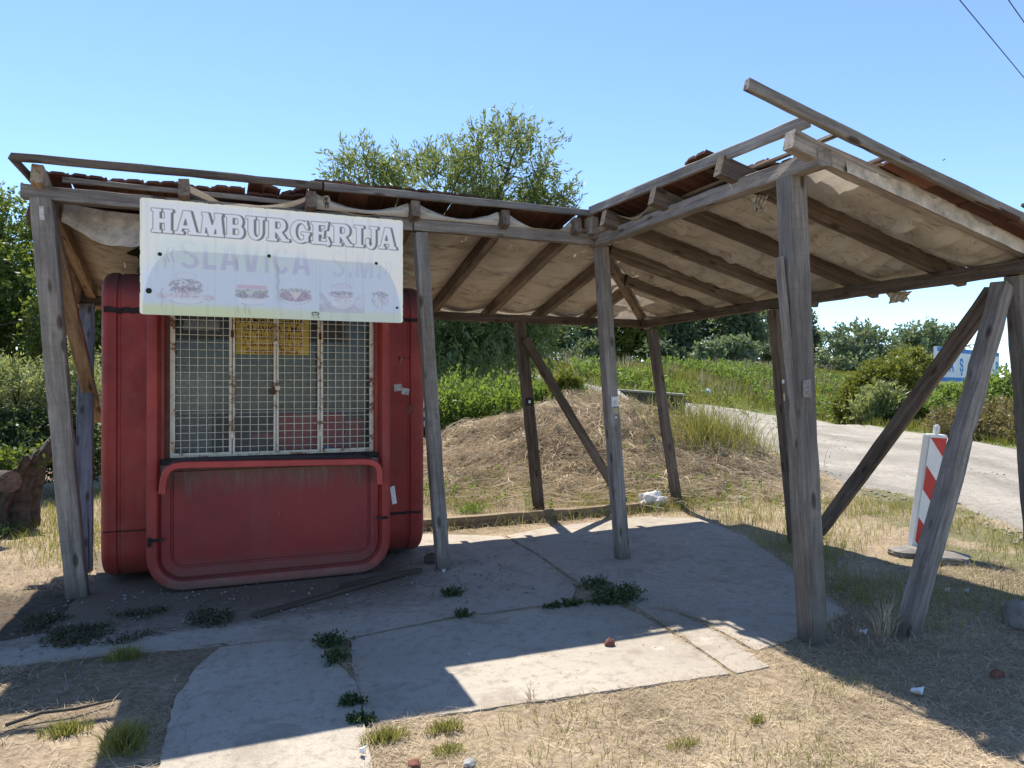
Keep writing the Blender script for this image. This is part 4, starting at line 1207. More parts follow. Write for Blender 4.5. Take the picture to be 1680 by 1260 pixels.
# yellow notice taped behind the mesh
n0_ = py(387, 525, 6.285); n1b = py(507, 583, 6.285)
nz1 = WZ1 - 0.002
notice = empty('notice', ((n0_.x + n1b.x) / 2, 6.288, n1b.z), 'yellow notice with dark red address lettering behind the window mesh', 'notice')
box('sheet', (n0_.x, 6.286, n1b.z), (n1b.x, 6.291, nz1), M_notice, notice, 0)
for body, v, sz, mat in (('HAMBURGERIJA', 531, 0.066, M_inkdark), ('«SLAVICA S.M»', 544, 0.066, M_inkdark), ('VL. Slavica Mišić', 556.5, 0.062, M_inkred), ('ul. Bosutski put br.8', 568.5, 0.056, M_inkred), ('Sremska Rača', 580, 0.062, M_inkred)):
    p = py(447, v, 6.284)
    o = text(body, 'lettering', mat, notice, sz, face_front((p.x, 6.2845, p.z)), 0.0008, 1.0)
    wd = max(v_.co.x for v_ in o.data.vertices) - min(v_.co.x for v_ in o.data.vertices)
    target = {'HAMBURGERIJA': .52, '«SLAVICA S.M»': .47, 'VL. Slavica Mišić': .50, 'ul. Bosutski put br.8': .50, 'Sremska Rača': .42}[body]
    o['kind'] = 'stuff'
    o.matrix_basis = face_front((p.x, 6.2845, p.z)) @ Matrix.Diagonal((target / wd, 1, 1, 1))

# ------------------------------------------------------------------ shop sign: translucent ribbed board with faded print
SY = 5.05
sTL = py(230, 322, SY); sBR = py(660.5, 530, SY); sTR = py(661, 363, SY); sBL = py(228, 515, SY)
SX0, SX1 = (sTL.x + sBL.x) / 2, (sTR.x + sBR.x) / 2
SZ0, SZ1 = (sBR.z + sBL.z) / 2, (sTL.z + sTR.z) / 2
SW, SHT = SX1 - SX0, SZ1 - SZ0
NXs, NYs = 620, 276
SS = 3

def paint_sign():
    nx, ny = NXs * SS, NYs * SS
    s = (np.arange(nx) + .5) / nx; q = (np.arange(ny) + .5) / ny
    S, T = np.meshgrid(s, q)                      # T downwards
    asp = SW / SHT
    def box_(X, Y, x0, y0, x1, y1): return (X > x0) & (X < x1) & (Y > y0) & (Y < y1)
    def limb(X, Y, x0, y0, x1, y1, w): # slanted stroke of horizontal width w
        t = (Y - y0) / (y1 - y0); c = x0 + (x1 - x0) * t
        return (np.abs(X - c) < w / 2) & (t > 0) & (t < 1)
    def ring(X, Y, cx, cy, ro, ri, ry=1.0, riy=None):
        riy = riy or ry
        return (np.hypot(X - cx, (Y - cy) / ry) < ro) & ~(np.hypot(X - cx, (Y - cy) / riy) < ri)
    def ell(X, Y, cx, cy, rx, ry): return ((X - cx) / rx) ** 2 + ((Y - cy) / ry) ** 2 < 1
    sf = 0.11
    def serif(X, Y, x0, x1, top):
        y0, y1 = (1 - sf, 1) if top else (0, sf)
        return box_(X, Y, x0, y0, x1, y1)
    G = {}
    G['H'] = lambda X, Y: box_(X, Y, .10, 0, .38, 1) | box_(X, Y, .62, 0, .90, 1) | box_(X, Y, .3, .42, .7, .60) | serif(X, Y, .02, .46, 0) | serif(X, Y, .02, .46, 1) | serif(X, Y, .54, .98, 0) | serif(X, Y, .54, .98, 1)
    G['A'] = lambda X, Y: limb(X, Y, .17, 0, .46, 1, .17) | limb(X, Y, .83, 0, .54, 1, .30) | box_(X, Y, .28, .24, .72, .38) | serif(X, Y, .0, .38, 0) | serif(X, Y, .58, 1.04, 0) | box_(X, Y, .36, .9, .64, 1)
    G['M'] = lambda X, Y: limb(X, Y, .14, 0, .24, 1, .15) | limb(X, Y, .86, 0, .76, 1, .27) | limb(X, Y, .52, 0, .24, 1, .25) | limb(X, Y, .48, 0, .78, 1, .15) | serif(X, Y, .0, .33, 0) | serif(X, Y, .66, 1.02, 0) | serif(X, Y, .10, .36, 1) | serif(X, Y, .64, .94, 1)
    def bowl(X, Y, y0, y1, x1, wst):
        cy = (y0 + y1) / 2; h = (y1 - y0) / 2
        o = ((X < x1 - h * .9) & (Y > y0) & (Y < y1) & (X > .1)) | ((np.abs((X - (x1 - h * .9)) / (h * .9)) ** 2 + ((Y - cy) / h) ** 2 < 1) & (X >= x1 - h * .9))
        hi = h - .13; xi = x1 - wst
        i = ((X < xi - hi * .7) & (Y > cy - hi) & (Y < cy + hi) & (X > .38)) | ((np.abs((X - (xi - hi * .7)) / (hi * .7)) ** 2 + ((Y - cy) / hi) ** 2 < 1) & (X >= xi - hi * .7))
        return o & ~i
    G['B'] = lambda X, Y: (box_(X, Y, .10, 0, .38, 1) | bowl(X, Y, 0, .55, .96, .24) | bowl(X, Y, .45, 1, .90, .22) | serif(X, Y, .0, .4, 0) | serif(X, Y, .0, .4, 1))
    G['R'] = lambda X, Y: (box_(X, Y, .10, 0, .38, 1) | bowl(X, Y, .42, 1, .88, .24) | limb(X, Y, .86, 0, .48, .5, .28) | serif(X, Y, .0, .47, 0) | serif(X, Y, .0, .4, 1) | serif(X, Y, .66, 1.04, 0))
    G['U'] = lambda X, Y: box_(X, Y, .12, .34, .40, 1) | box_(X, Y, .70, .34, .86, 1) | (ell(X, Y, .49, .36, .37, .37) & ~ell(X, Y, .55, .38, .15, .26) & (Y < .37)) | serif(X, Y, .0, .50, 1) | serif(X, Y, .58, .98, 1)
    G['G'] = lambda X, Y: (ell(X, Y, .50, .5, .48, .51) & ~ell(X, Y, .54, .5, .26, .39) & ~((X > .66) & (Y > .36) & (Y < .70))) | box_(X, Y, .70, .06, .92, .46) | box_(X, Y, .56, .38, 1.0, .49) | limb(X, Y, .86, .62, .80, 1.0, .10)
    G['E'] = lambda X, Y: box_(X, Y, .10, 0, .38, 1) | box_(X, Y, .0, 0, .80, .13) | box_(X, Y, .0, .87, .80, 1) | box_(X, Y, .3, .44, .62, .57) | limb(X, Y, .58, .30, .62, .70, .10) | limb(X, Y, .93, .0, .80, .0 + .34, .13) | limb(X, Y, .74, .66, .82, 1.03, .12) | limb(X, Y, .84, -.07, .90, .2, .1)
    G['I'] = lambda X, Y: box_(X, Y, .28, 0, .72, 1) | serif(X, Y, .06, .94, 0) | serif(X, Y, .06, .94, 1)
    G['J'] = lambda X, Y: box_(X, Y, .52, .25, .84, 1) | (ell(X, Y, .45, .27, .39, .33) & ~ell(X, Y, .44, .30, .13, .21) & (Y < .30)) | serif(X, Y, .36, 1.0, 1) | ell(X, Y, .20, .33, .15, .11)
    # sans serif letters for the second line
    def arc(X, Y, cx, cy, rx, ry, w, a0, a1):
        r = np.hypot((X - cx) / rx, (Y - cy) / ry); a = (np.degrees(np.arctan2((Y - cy) / ry, (X - cx) / rx)) - a0) % 360
        return (r < 1) & (np.hypot((X - cx) / (rx - w), (Y - cy) / (ry - w * .62)) > 1) & (a < (a1 - a0) % 360)
    L2 = {}
    L2['S'] = lambda X, Y: arc(X, Y, .48, .74, .40, .27, .21, 20, 270) | arc(X, Y, .52, .26, .44, .27, .21, 200, 90 + 360)
    L2['L'] = lambda X, Y: box_(X, Y, .08, 0, .36, 1) | box_(X, Y, .08, 0, .86, .16)
    L2['A'] = lambda X, Y: limb(X, Y, .15, 0, .42, 1, .26) | limb(X, Y, .85, 0, .58, 1, .26) | box_(X, Y, .26, .2, .74, .35)
    L2['V'] = lambda X, Y: limb(X, Y, .42, 0, .15, 1, .26) | limb(X, Y, .58, 0, .85, 1, .26)
    L2['I'] = lambda X, Y: box_(X, Y, .28, 0, .72, 1)
    L2['C'] = lambda X, Y: arc(X, Y, .52, .5, .46, .52, .24, 42, 318)
    L2['M'] = lambda X, Y: box_(X, Y, .04, 0, .24, 1) | box_(X, Y, .76, 0, .96, 1) | limb(X, Y, .5, 0, .17, 1, .2) | limb(X, Y, .5, 0, .83, 1, .2)
    L2['.'] = lambda X, Y: box_(X, Y, .25, 0, .75, .2)
    def chev(X, Y, sg):
        o = np.zeros(X.shape, bool)
        for c in (.28, .68):
            o |= limb(X, Y, c - .12 * sg, .45, c + .12 * sg, .72, .17) | limb(X, Y, c - .12 * sg, .45, c + .12 * sg, .18, .17)
        return o
    L2['«'] = lambda X, Y: chev(X, Y, 1)
    L2['»'] = lambda X, Y: chev(X, Y, -1)
    # background
    def N(sc, seed, sx=1.0, oc=4): return vn(S * asp * sx, T, sc, seed, oc)
    blue = np.array([.66, .71, .77]); mint = np.array([.66, .72, .67]); cream = np.array([.74, .73, .67]); lime = np.array([.68, .71, .42]); lil = np.array([.70, .69, .73])
    n = N(3, 101)
    img = np.zeros((ny, nx, 3)) + blue
    mk = (sstep(.66, .50, T + .02 * n) * (0.35 + .65 * sstep(.62, .45, S)))[..., None]; img = img * (1 - mk) + mint * mk
    edge = .36 + .10 * sstep(.25, .75, S) + .33 * sstep(.88, 1.0, S) ** 2 + .30 * sstep(.10, .0, S) - 0.04 * sstep(.2, .08, S) + .05 * (n - .5)  # warm sunlit top over skylit blue: light put into the print colour
    mk = sstep(.04, -.05, T - edge)[..., None]; img = img * (1 - mk) + cream * mk
    mk = (sstep(.30, .05, T) * .55 * sstep(.0, .06, T) * sstep(0, .04, S))[..., None]; img = img * (1 - mk) + lil * mk
    mk = sstep(.875, .955, T + .015 * n)[..., None] * (.55 + .45 * sstep(.75, .3, S))[..., None]; img = img * (1 - mk) + lime * mk
    mk = np.maximum(sstep(.035, .02, T), np.maximum(sstep(.014, .006, S), sstep(.986, .996, S)))[..., None] * .85; img = img * (1 - mk) + np.array([.76, .74, .60]) * mk
    img *= (1 + .035 * np.sin(S * 2 * np.pi * 118))[..., None]
    streak = vn(S * asp * 30, T * 1.2, 1.0, 107, 3)
    mk = (sstep(.60, .78, streak) * .16)[..., None]; img = img * (1 - mk) + np.array([.42, .42, .36]) * mk
    # second line, lilac, bleached away towards the top
    y1, y0 = .335, .585
    xs = .082
    for ch, w in (('«', .050), ('S', .085), ('L', .068), ('A', .080), ('V', .082), ('I', .036), ('C', .080), ('A', .082), (' ', .075), ('S', .066), ('.', .036), ('M', .090), ('.', .034), ('»', .05)):
        w *= .965
        if ch != ' ':
            ww = w * (.92 if ch not in '.«»' else .9)
            X = (S - xs) / ww; Y = (y0 - T) / (y0 - y1)
            o = L2[ch](X, Y)
            f = sstep(-.05, .75, 1 - Y) * .40 * (1.0 if xs < .62 else .5) + .07
            img[o] = img[o] * (1 - f[o][:, None]) + np.array([.46, .38, .58]) * f[o][:, None]
        xs += w
    # first line, outlined slab serif with a drop shadow
    y1, y0 = .085, .290
    xs = .038
    occ = np.zeros((ny, nx), bool)
    for ch, w in (('H', .090), ('A', .098), ('M', .104), ('B', .086), ('U', .088), ('R', .100), ('G', .094), ('E', .094), ('R', .098), ('I', .054), ('J', .064), ('A', .088)):
        w *= .884; ww = w * .93; X = (S - xs) / ww; Y = (y0 - T) / (y0 - y1)
        sel = (X > -.2) & (X < 1.2) & (Y > -.2) & (Y < 1.2)
        o = np.zeros_like(occ); o[sel] = G[ch](X[sel], Y[sel]); occ |= o
        xs += w
    def dil(m, r):
        o = m.copy()
        for dx in range(-r, r + 1):
            for dy in range(-r, r + 1):
                if dx * dx + dy * dy <= r * r + 1: o |= np.roll(np.roll(m, dx, 1), dy, 0)
        return o
    # soften the corners first
    occ = ~dil(~dil(occ, 3), 3)
    big = dil(occ, 5); shadow = np.roll(np.roll(big, 13, 1), 2, 0) | np.roll(big, 7, 1)
    ink = np.array([.10, .095, .10])
    img[shadow & ~big] = img[shadow & ~big] * .12 + ink * .88
    lp = np.array([.70, .67, .73])
    img[occ] = img[occ] * .45 + lp * .55
    rim = big & ~occ
    img[rim] = img[rim] * .1 + ink * .9
    # five burgers, bleached print
    def burger(cs, w, kind, seed):
        X = (S - cs) / (w / 2); Y = (.775 - T) / .155
        sel = (np.abs(X) < 1.5) & (np.abs(Y) < 1.3); x = X[sel]; y = Y[sel]; c = img[sel].copy()
        fl = vn(x * 6, y * 7, 1.4, seed, 4); fi = vn(x * 14, y * 16, 1.3, seed + 3, 3)
        def put(m, col, a):
            nonlocal c
            a = np.clip(a * m * .66, 0, 1)[:, None]; c = c * (1 - a) + np.array(col) * a
        wig = (fl - .5) * .18
        # halo of pale paper
        put(sstep(1.1, .7, np.hypot(x, y)), (.72, .72, .76), .5)
        if kind == 0:
            put(ell_s(x, y, 0, .78, .48, .22), (.66, .67, .72), .6); put(rim_s(x, y, 0, .78, .48, .22), (.45, .44, .50), .5)
            put(ell_s(x, y + wig, 0, .28, .78, .34) * (fl > .44), (.42, .27, .31), .7); put(ell_s(x, y + wig, 0, .28, .8, .34) * (fi > .56), (.15, .12, .13), .85)
            put(ell_s(x, y + wig, .05, -.02, .82, .17) * (fi > .45), (.22, .18, .20), .8)
            put(ell_s(x, y + wig, 0, -.32, .85, .22), (.66, .58, .60), .6); put(ell_s(x, y + wig, 0, -.3, .8, .16) * (fi > .52), (.45, .22, .27), .7)
            for sx in (-1.1, 1.08): put(ell_s(x, y, sx, -.38, .30, .18) * (fl > .35), (.66, .45, .45), .6); put(ell_s(x, y, sx, -.40, .26, .14) * (fi > .55), (.40, .30, .33), .6)
            put(ell_s(x, y, 0, -.62, .72, .17), (.76, .74, .72), .7); put(rim_s(x, y, 0, -.6, .74, .2) * (y < -.6), (.40, .30, .34), .7)
        elif kind == 1:
            put((np.abs(x) < .95 - .4 * np.abs(y - .32)) * sstep(.14, .08, np.abs(y - .34)), (.62, .30, .38), .8)
            put(rim_s(x, y, 0, .5, .7, .35) * (y > .45), (.6, .6, .64), .4)
            put(sstep(.11, .05, np.abs(y - .1 + wig)) * (np.abs(x) < 1), (.30, .36, .24), .75); put((fi > .55) * sstep(.14, .08, np.abs(y - .08)) * (np.abs(x) < 1), (.10, .10, .09), .8)
            put(ell_s(x, y + wig, 0, -.16, 1.02, .20), (.36, .26, .31), .85); put(ell_s(x, y, 0, -.16, 1.02, .2) * (fi > .52), (.14, .10, .12), .8)
            put(((np.abs(x + .15) < .32 - (.12 - y) * .8) & (y < .12) & (y > -.22)), (.80, .78, .70), .8)
            put(ell_s(x, y, .05, -.48, .82, .22), (.74, .73, .74), .75); put(rim_s(x, y, .05, -.46, .84, .26) * (y < -.6), (.42, .33, .42), .7)
        elif kind == 2:
            put(sstep(.09, .04, np.abs(y - .32 + .1 * x * x + wig)) * (np.abs(x) < 1), (.34, .42, .28), .7); put((fi > .58) * sstep(.10, .06, np.abs(y - .3)) * (np.abs(x) < .95), (.12, .12, .10), .8)
            put(ell_s(x, y, 0, -.05, 1.02, .34) * (y < .22), (.45, .24, .32), .8); put(ell_s(x, y, 0, -.05, 1, .34) * (y < .2) * (fi > .5), (.20, .12, .17), .75)
            put(((np.abs(x) < .42 - (.18 - y) * .9) & (y < .18) & (y > -.3)), (.82, .80, .68), .95)
            put(rim_s(x, y + wig, 0, -.12, 1.02, .42) * (y < -.1) * (fl > .35), (.36, .46, .30), .75)
        elif kind == 3:
            put((np.abs(x) < 1.35) * (y < -.28 - .25 * np.abs(x) ** .5 + .12 * np.sin(x * 4)) * (y > -.95), (.46, .43, .49), .7)
            put(((x < -.72) & (y < .22) & (y > -.9) & (x > -1.35)) * (np.sin((x + y * .8) * 9) > -.2), (.40, .38, .44), .6)
            put(((x > .72) & (y < .25) & (y > -.7) & (x < 1.4)) * (fl > .42), (.58, .50, .55), .55)
            put(rim_s(x, y, 0, .42, .62, .42) * (y > .55), (.42, .40, .47), .6); put(ell_s(x, y, 0, .42, .62, .4) * (y > .48), (.58, .57, .62), .5)
            put(ell_s(x, y, 0, -.32, .72, .44), (.76, .75, .76), .85)
            put(ell_s(x, y + wig, 0, .14, .72, .2) * (fl > .4), (.40, .30, .36), .75); put(ell_s(x, y + wig, 0, .26, .72, .12) * (fi > .5), (.12, .10, .12), .85)
            put(ell_s(x, y + wig, 0, -.2, .66, .12) * (fi > .5), (.48, .38, .44), .6); put(rim_s(x, y, 0, -.32, .72, .44) * (y < -.3), (.40, .33, .38), .6)
        else:
            put(ell_s(x, y + wig, -.1, .0, .8, .5) * (fl > .45), (.44, .37, .44), .65); put(ell_s(x, y + wig, -.1, .3, .85, .12) * (fi > .5), (.15, .14, .17), .8)
            put(ell_s(x, y, 0, -.18, .55, .22), (.74, .73, .76), .7); put(rim_s(x, y, 0, -.1, .8, .5) * (fi > .45), (.30, .27, .33), .6)
            put(rim_s(x, y, 0, -.78, .55, .1), (.52, .50, .52), .6); put(ell_s(x, y, .15, .0, .3, .4) * (fi > .56), (.18, .16, .2), .7)
        img[sel] = c
    def ell_s(x, y, cx, cy, rx, ry): return sstep(1.06, .96, np.hypot((x - cx) / rx, (y - cy) / ry))
    def rim_s(x, y, cx, cy, rx, ry): return sstep(.10, .04, np.abs(np.hypot((x - cx) / rx, (y - cy) / ry) - 1))
    burger(.158, .150, 0, 201); burger(.395, .120, 1, 211); burger(.560, .120, 2, 221); burger(.745, .135, 3, 231); burger(.905, .085, 4, 241)
    # little black and yellow emblem on the lower edge
    X = (S - .638) / .017; Y = (.955 - T) / .034
    n2_ = vn(X * 3, Y * 3, 1.5, 251, 2)
    m = ell(X, Y, 0, .45, .95, .5) & ~ell(X, Y, -.3, .42, .28, .2) & ~ell(X, Y, .34, .5, .25, .18) & ~ell(X, Y, .0, .15, .3, .12)
    img[m] = np.array([.06, .06, .055])
    m = box_(X, Y, -.95, -.95, .95, -.05) & (n2_ > .42); img[m] = img[m] * .4 + np.array([.25, .24, .05]) * .6
    # drips under the bolts
    for (cs, ct, L, a) in ((.075, .77, .20, .30), (.490, .50, .42, .34), (.495, .58, .40, .25), (.085, .50, .12, .3), (.905, .45, .1, .15), (.34, .46, .14, .3), (.37, .88, .10, .3), (.385, .9, .09, .3), (.345, .90, .08, .25)):
        m = np.exp(-((S - cs - .002 * np.sin(T * 60)) / .0035) ** 2) * sstep(ct - .01, ct + .01, T) * sstep(ct + L, ct + L * .5, T) * a
        img = img * (1 - m[..., None]) + np.array([.22, .15, .10]) * m[..., None]
    img = np.clip(img * 1.16, 0, .9)
    img = img.reshape(NYs, SS, NXs, SS, 3).mean((1, 3))
    return img

sign = empty('shop_sign', ((SX0 + SX1) / 2, SY, SZ0), 'faded white hamburger stand sign board with five washed out burger pictures above the kiosk window', 'sign')
def m_sign(attr):
    t = NT('ribbed_sign_plastic' if attr else 'sign_back')
    c = t.attr() if attr else t.mix(0.0, (0.74, 0.73, 0.66), (0, 0, 0))
    p = t.principled(c, 0.45, 0.35); t.translucent(p, c, 0.10); return t.m
im = paint_sign()
xx = np.linspace(SX0, SX1, NXs + 1); zz = np.linspace(SZ1, SZ0, NYs + 1)
XX, ZZ = np.meshgrid(xx, zz)
imv = np.zeros((NYs + 1, NXs + 1, 3)); w_ = np.zeros((NYs + 1, NXs + 1, 1))
for a in (0, 1):
    for b in (0, 1):
        imv[a:NYs + a, b:NXs + b] += im; w_[a:NYs + a, b:NXs + b] += 1
imv /= w_
# nibbled outline
sx = (XX - SX0) / SW; sz = (SZ1 - ZZ) / SHT
YY = np.full(XX.shape, SY - 0.004) + 0.002 * np.sin(sx * 3.0)
top_k = sstep(0.03, 0.0, sz) * (vn(XX, ZZ * 0, 40, 301) - 0.5) * 0.012; ZZ2 = ZZ - np.maximum(0, top_k)
lft = sstep(0.02, 0.0, sx) * (vn(XX * 0, ZZ, 40, 303) - 0.5) * 0.010; rgt = sstep(0.98, 1.0, sx) * (vn(XX * 0, ZZ, 40, 305) - 0.5) * 0.007
XX2 = XX + np.maximum(0, lft) - np.maximum(0, rgt)
# rounded corners
for cx, sgx in ((SX0, 1), (SX1, -1)):
    for cz, sgz in ((SZ1, -1), (SZ0, 1)):
        r = 0.018
        dx_ = (XX2 - cx) * sgx; dz_ = (ZZ2 - cz) * sgz
        k = (dx_ < r) & (dz_ < r)
        vx = r - dx_; vz = r - dz_; L = np.maximum(np.hypot(vx, vz), 1e-6); f = np.where(k & (L > r), r / L, 1)
        XX2 = np.where(k, cx + sgx * (r - vx * f), XX2); ZZ2 = np.where(k, cz + sgz * (r - vz * f), ZZ2)
idx = np.arange(XX.size).reshape(XX.shape)
F = np.stack([idx[:-1, :-1], idx[1:, :-1], idx[1:, 1:], idx[:-1, 1:]], -1).reshape(-1, 4)
npm('printed_face', np.stack([XX2, YY, ZZ2], -1).reshape(-1, 3), F, m_sign(True), sign, smooth=True, col=imv.reshape(-1, 3))
M_sgnedge = m_simple('sign_edge_plastic', (0.55, 0.53, 0.46), 0.6, 0.3, 0.2, 30)
bm = bmesh.new()
# carrying frame behind the sheet, out of the way of the light
for (a, b) in (((SX0 + .03, SY + .012, SZ0 + .01), (SX1 - .03, SY + .012, SZ0 + .01)),): bar(bm, a, b, 0.02, 0.015)
from_bm('sign_frame', bm, M_sgnedge, sign)
for u, v, r in ((262, 417, .013), (441, 420, .012), (617, 432, .011), (244, 477, .018), (651, 505, .009)):
    p = py(u, v, SY)
    bm = bmesh.new()
    bmesh.ops.create_uvsphere(bm, u_segments=12, v_segments=6, radius=r, matrix=Matrix.Translation((p.x, SY - 0.006, p.z)) @ Matrix.Diagonal((1, 0.5, 1, 1)))
    from_bm('bolt', bm, M_dark, sign, smooth=True)
# raised serving flap of the kiosk: hinged over the window, its outer edge carries the sign
def flap():
    y0, z0, y1, z1 = 6.12, 2.215, 5.085, 2.50
    xa_, xb_ = -0.485, 1.178; r = 0.20; out = []
    n = 8
    out.append((xa_, 0.0)); 
    for k in range(n + 1):
        a = math.pi - math.pi / 2 * k / n; out.append((xa_ + r + r * math.cos(a), 1 - 0.2 + 0.2 * math.sin(a)))
    for k in range(n + 1):
        a = math.pi / 2 - math.pi / 2 * k / n; out.append((xb_ - r + r * math.cos(a), 1 - 0.2 + 0.2 * math.sin(a)))
    out.append((xb_, 0.0))
    V = []; F = []
    for dz in (0.0, 0.04):
        for x, t in out: V.append((x, y0 + (y1 - y0) * t, z0 + (z1 - z0) * t + dz))
    m = len(out)
    F.append(tuple(range(m))); F.append(tuple(range(m, 2 * m))[::-1])
    for k in range(m):
        a = k; b = (k + 1) % m; F.append((a, b, b + m, a + m))
    bm = bmesh.new(); bv = [bm.verts.new(v) for v in V]
    for f in F: bm.faces.new([bv[i] for i in f])
    bmesh.ops.recalc_face_normals(bm, faces=bm.faces[:])
    from_bm('serving_flap', bm, M_red, kiosk)
flap()

#==PLANTS==
# ------------------------------------------------------------------ vegetation builders
def unit(v): return v / np.maximum(np.linalg.norm(v, axis=-1, keepdims=True), 1e-9)
def rdir(n): return unit(rng.normal(size=(n, 3)))

def leaf_mesh(P, D, L, W, tint):
    """one narrow diamond blade per leaf"""
    n = len(P); D = unit(D)
    S = unit(np.cross(D, rdir(n)))
    L = np.broadcast_to(np.asarray(L, float), (n,))[:, None]; W = np.broadcast_to(np.asarray(W, float), (n,))[:, None]
    V = np.stack([P, P + D * L * 0.45 + S * W * 0.5, P + D * L, P + D * L * 0.45 - S * W * 0.5], 1).reshape(-1, 3)
    F = np.arange(4 * n).reshape(n, 4)
    C = np.repeat(np.clip(tint, 0, 1), 4)[:, None].repeat(3, 1)
    return V, F, C

def sprays(B, D, length, nl, lL, lW, droop=0.0, spread=0.75, tint0=None):
    """leafy twigs: nl leaves along each twig starting at B in direction D"""
    n = len(B); D = unit(D)
    t = (np.arange(nl) + rng.random((n, nl))) / nl
    ln = length * rng.uniform(0.6, 1.25, (n, 1))
    P = B[:, None, :] + D[:, None, :] * (t * ln)[..., None]
    P[..., 2] -= droop * (t * ln) ** 2 / length
    dd = np.repeat(D[:, None, :], nl, 1) + rng.normal(size=(n, nl, 3)) * spread
    dd[..., 2] -= droop * 1.2 * t
    P = P + rng.normal(size=P.shape) * 0.03 * length
    if tint0 is None: tint0 = rng.random(n)
    tint = np.clip(tint0[:, None] * 0.55 + rng.random((n, nl)) * 0.5, 0, 1)
    k = n * nl
    return leaf_mesh(P.reshape(k, 3), dd.reshape(k, 3), lL * rng.uniform(0.6, 1.25, k), lW * rng.uniform(0.7, 1.2, k), tint.ravel())

def join(parts):
    V = []; F = []; C = []; o = 0
    for v, f, c in parts:
        V.append(v); F.append(f + o); C.append(c); o += len(v)
    return np.concatenate(V), np.concatenate(F), np.concatenate(C)

def in_ells(E, n, shell=0.45):
    """n points in a union of ellipsoids, biased to the outside, in clumps"""
    vol = np.array([e[1][0] * e[1][1] * e[1][2] for e in E]) ** 0.75; vol /= vol.sum()
    ix = rng.choice(len(E), n, p=vol)
    c = np.array([E[i][0] for i in ix]); r = np.array([E[i][1] for i in ix])
    u = rdir(n); rad = rng.uniform(shell, 1.0, n) ** 0.6
    # lumpy outline
    lump = 0.78 + 0.44 * vn(u[:, 0] * 2.2 + ix * 3.1, u[:, 2] * 2.2 + u[:, 1], 1.3, 401, 3)
    P = c + u * r * (rad * lump)[:, None]
    return P, unit(u / np.maximum(r, 1e-3)), ix

def E_(u, v, d, ru, rv, rd=None):
    """ellipsoid surveyed at picture point u,v, distance d"""
    k = d / 1165.0
    return (np.array(dp(u, v, d)), np.array([ru * k, (rd if rd else ru) * k, rv * k]))

def limbs(base, E, r0, n_sub=5, sides=6, lean=0.15):
    """trunk to the crown, limbs to every lobe, a few boughs within each"""
    base = Vector(base); polys = []
    cen = Vector(np.mean([e[0] for e in E], 0))
    fork = base.lerp(Vector((cen.x, cen.y, cen.z)), 0.45)
    fork.x += random.uniform(-lean, lean); fork.y += random.uniform(-lean, lean)
    m = base.lerp(fork, 0.5) + Vector((random.uniform(-.1, .1), random.uniform(-.1, .1), 0)) * r0 * 6
    polys.append(([base - Vector((0, 0, 0.15)), base + Vector((0, 0, 0.1)), m, fork], [r0 * 1.35, r0 * 1.1, r0 * 0.9, r0 * 0.75]))
    for c, r in E:
        c = Vector(c); q = fork.lerp(c, 0.5) + Vector((random.uniform(-1, 1), random.uniform(-1, 1), random.uniform(0, 1))) * r[0] * 0.15
        polys.append(([fork, q, c], [r0 * 0.55, r0 * 0.4, r0 * 0.22]))
        for k in range(n_sub):
            e = c + Vector((random.gauss(0, .45) * r[0], random.gauss(0, .45) * r[1], random.uniform(-.3, .75) * r[2]))
            st = q.lerp(c, random.random()); mm = st.lerp(e, .5) + Vector((0, 0, .08 * r[2]))
            polys.append(([st, mm, e], [r0 * 0.24, r0 * 0.15, r0 * 0.05]))
    return tubes(polys, sides)

def tree(name, base, E, label, cat, mat, n_spr, nl, spl, lL, lW, r0=0.12, droop=0.1, out=0.6, up=0.35, group=None, shell=0.45, spread=0.75, bark=None, extra=None):
    base = Vector(base)
    root = empty(name, base, label, cat, group)
    V, F = limbs(base, E, r0)
    npm('trunk', V, F, bark or M_bark, root, smooth=True)
    P, U, ix = in_ells(E, n_spr, shell)
    D = unit(U * out + rng.normal(size=P.shape) * 0.45 + np.array([0, 0, up]))
    tn = vn(P[:, 0] * 1.0 + P[:, 1], P[:, 2], 1.2, 411, 2)
    v, f, c = sprays(P - D * spl * 0.5, D, spl, nl, lL, lW, droop, spread, np.clip((tn - .5) * 1.4 + rng.random(n_spr) * .6 + .2, 0, 1))
    parts = [(v, f, c)]
    if extra is not None: parts.append(extra)
    v, f, c = join(parts)
    npm('crown', v, f, mat, root, col=c)
    return root

def blades(P, H, W, lean, tint, far=False, lie=0.0):
    """grass: P roots (n,3); H heights; lean (n,2) horizontal bend; lie: 0 standing, 1 flat"""
    n = len(P)
    a = rng.uniform(0, 2 * np.pi, n); S = np.stack([np.cos(a), np.sin(a), np.zeros(n)], 1) * (np.asarray(W) * 0.5).reshape(-1, 1)
    H = np.broadcast_to(H, (n,)); lx = np.stack([lean[:, 0], lean[:, 1], np.zeros(n)], 1) * H[:, None]
    upv = np.array([0, 0, 1.0])
    if far:
        T = P + upv * (H * (1 - lie))[:, None] + lx
        V = np.stack([P - S, P + S, T + S * 0.15, T - S * 0.15], 1).reshape(-1, 3); F = np.arange(4 * n).reshape(n, 4); m = 4
    else:
        M_ = P + upv * (H * 0.55 * (1 - lie * .9))[:, None] + lx * 0.30; T = P + upv * (H * 0.95 * (1 - lie))[:, None] + lx
        V = np.stack([P - S, P + S, M_ + S * 0.75, M_ - S * 0.75, T + S * 0.12, T - S * 0.12], 1).reshape(-1, 3)
        b = np.arange(n)[:, None] * 6
        F = np.concatenate([b + np.array([[0, 1, 2, 3]]), b + np.array([[3, 2, 4, 5]])], 0); m = 6
    C = np.repeat(np.clip(tint, 0, 1), m)[:, None].repeat(3, 1)
    return V, F, C

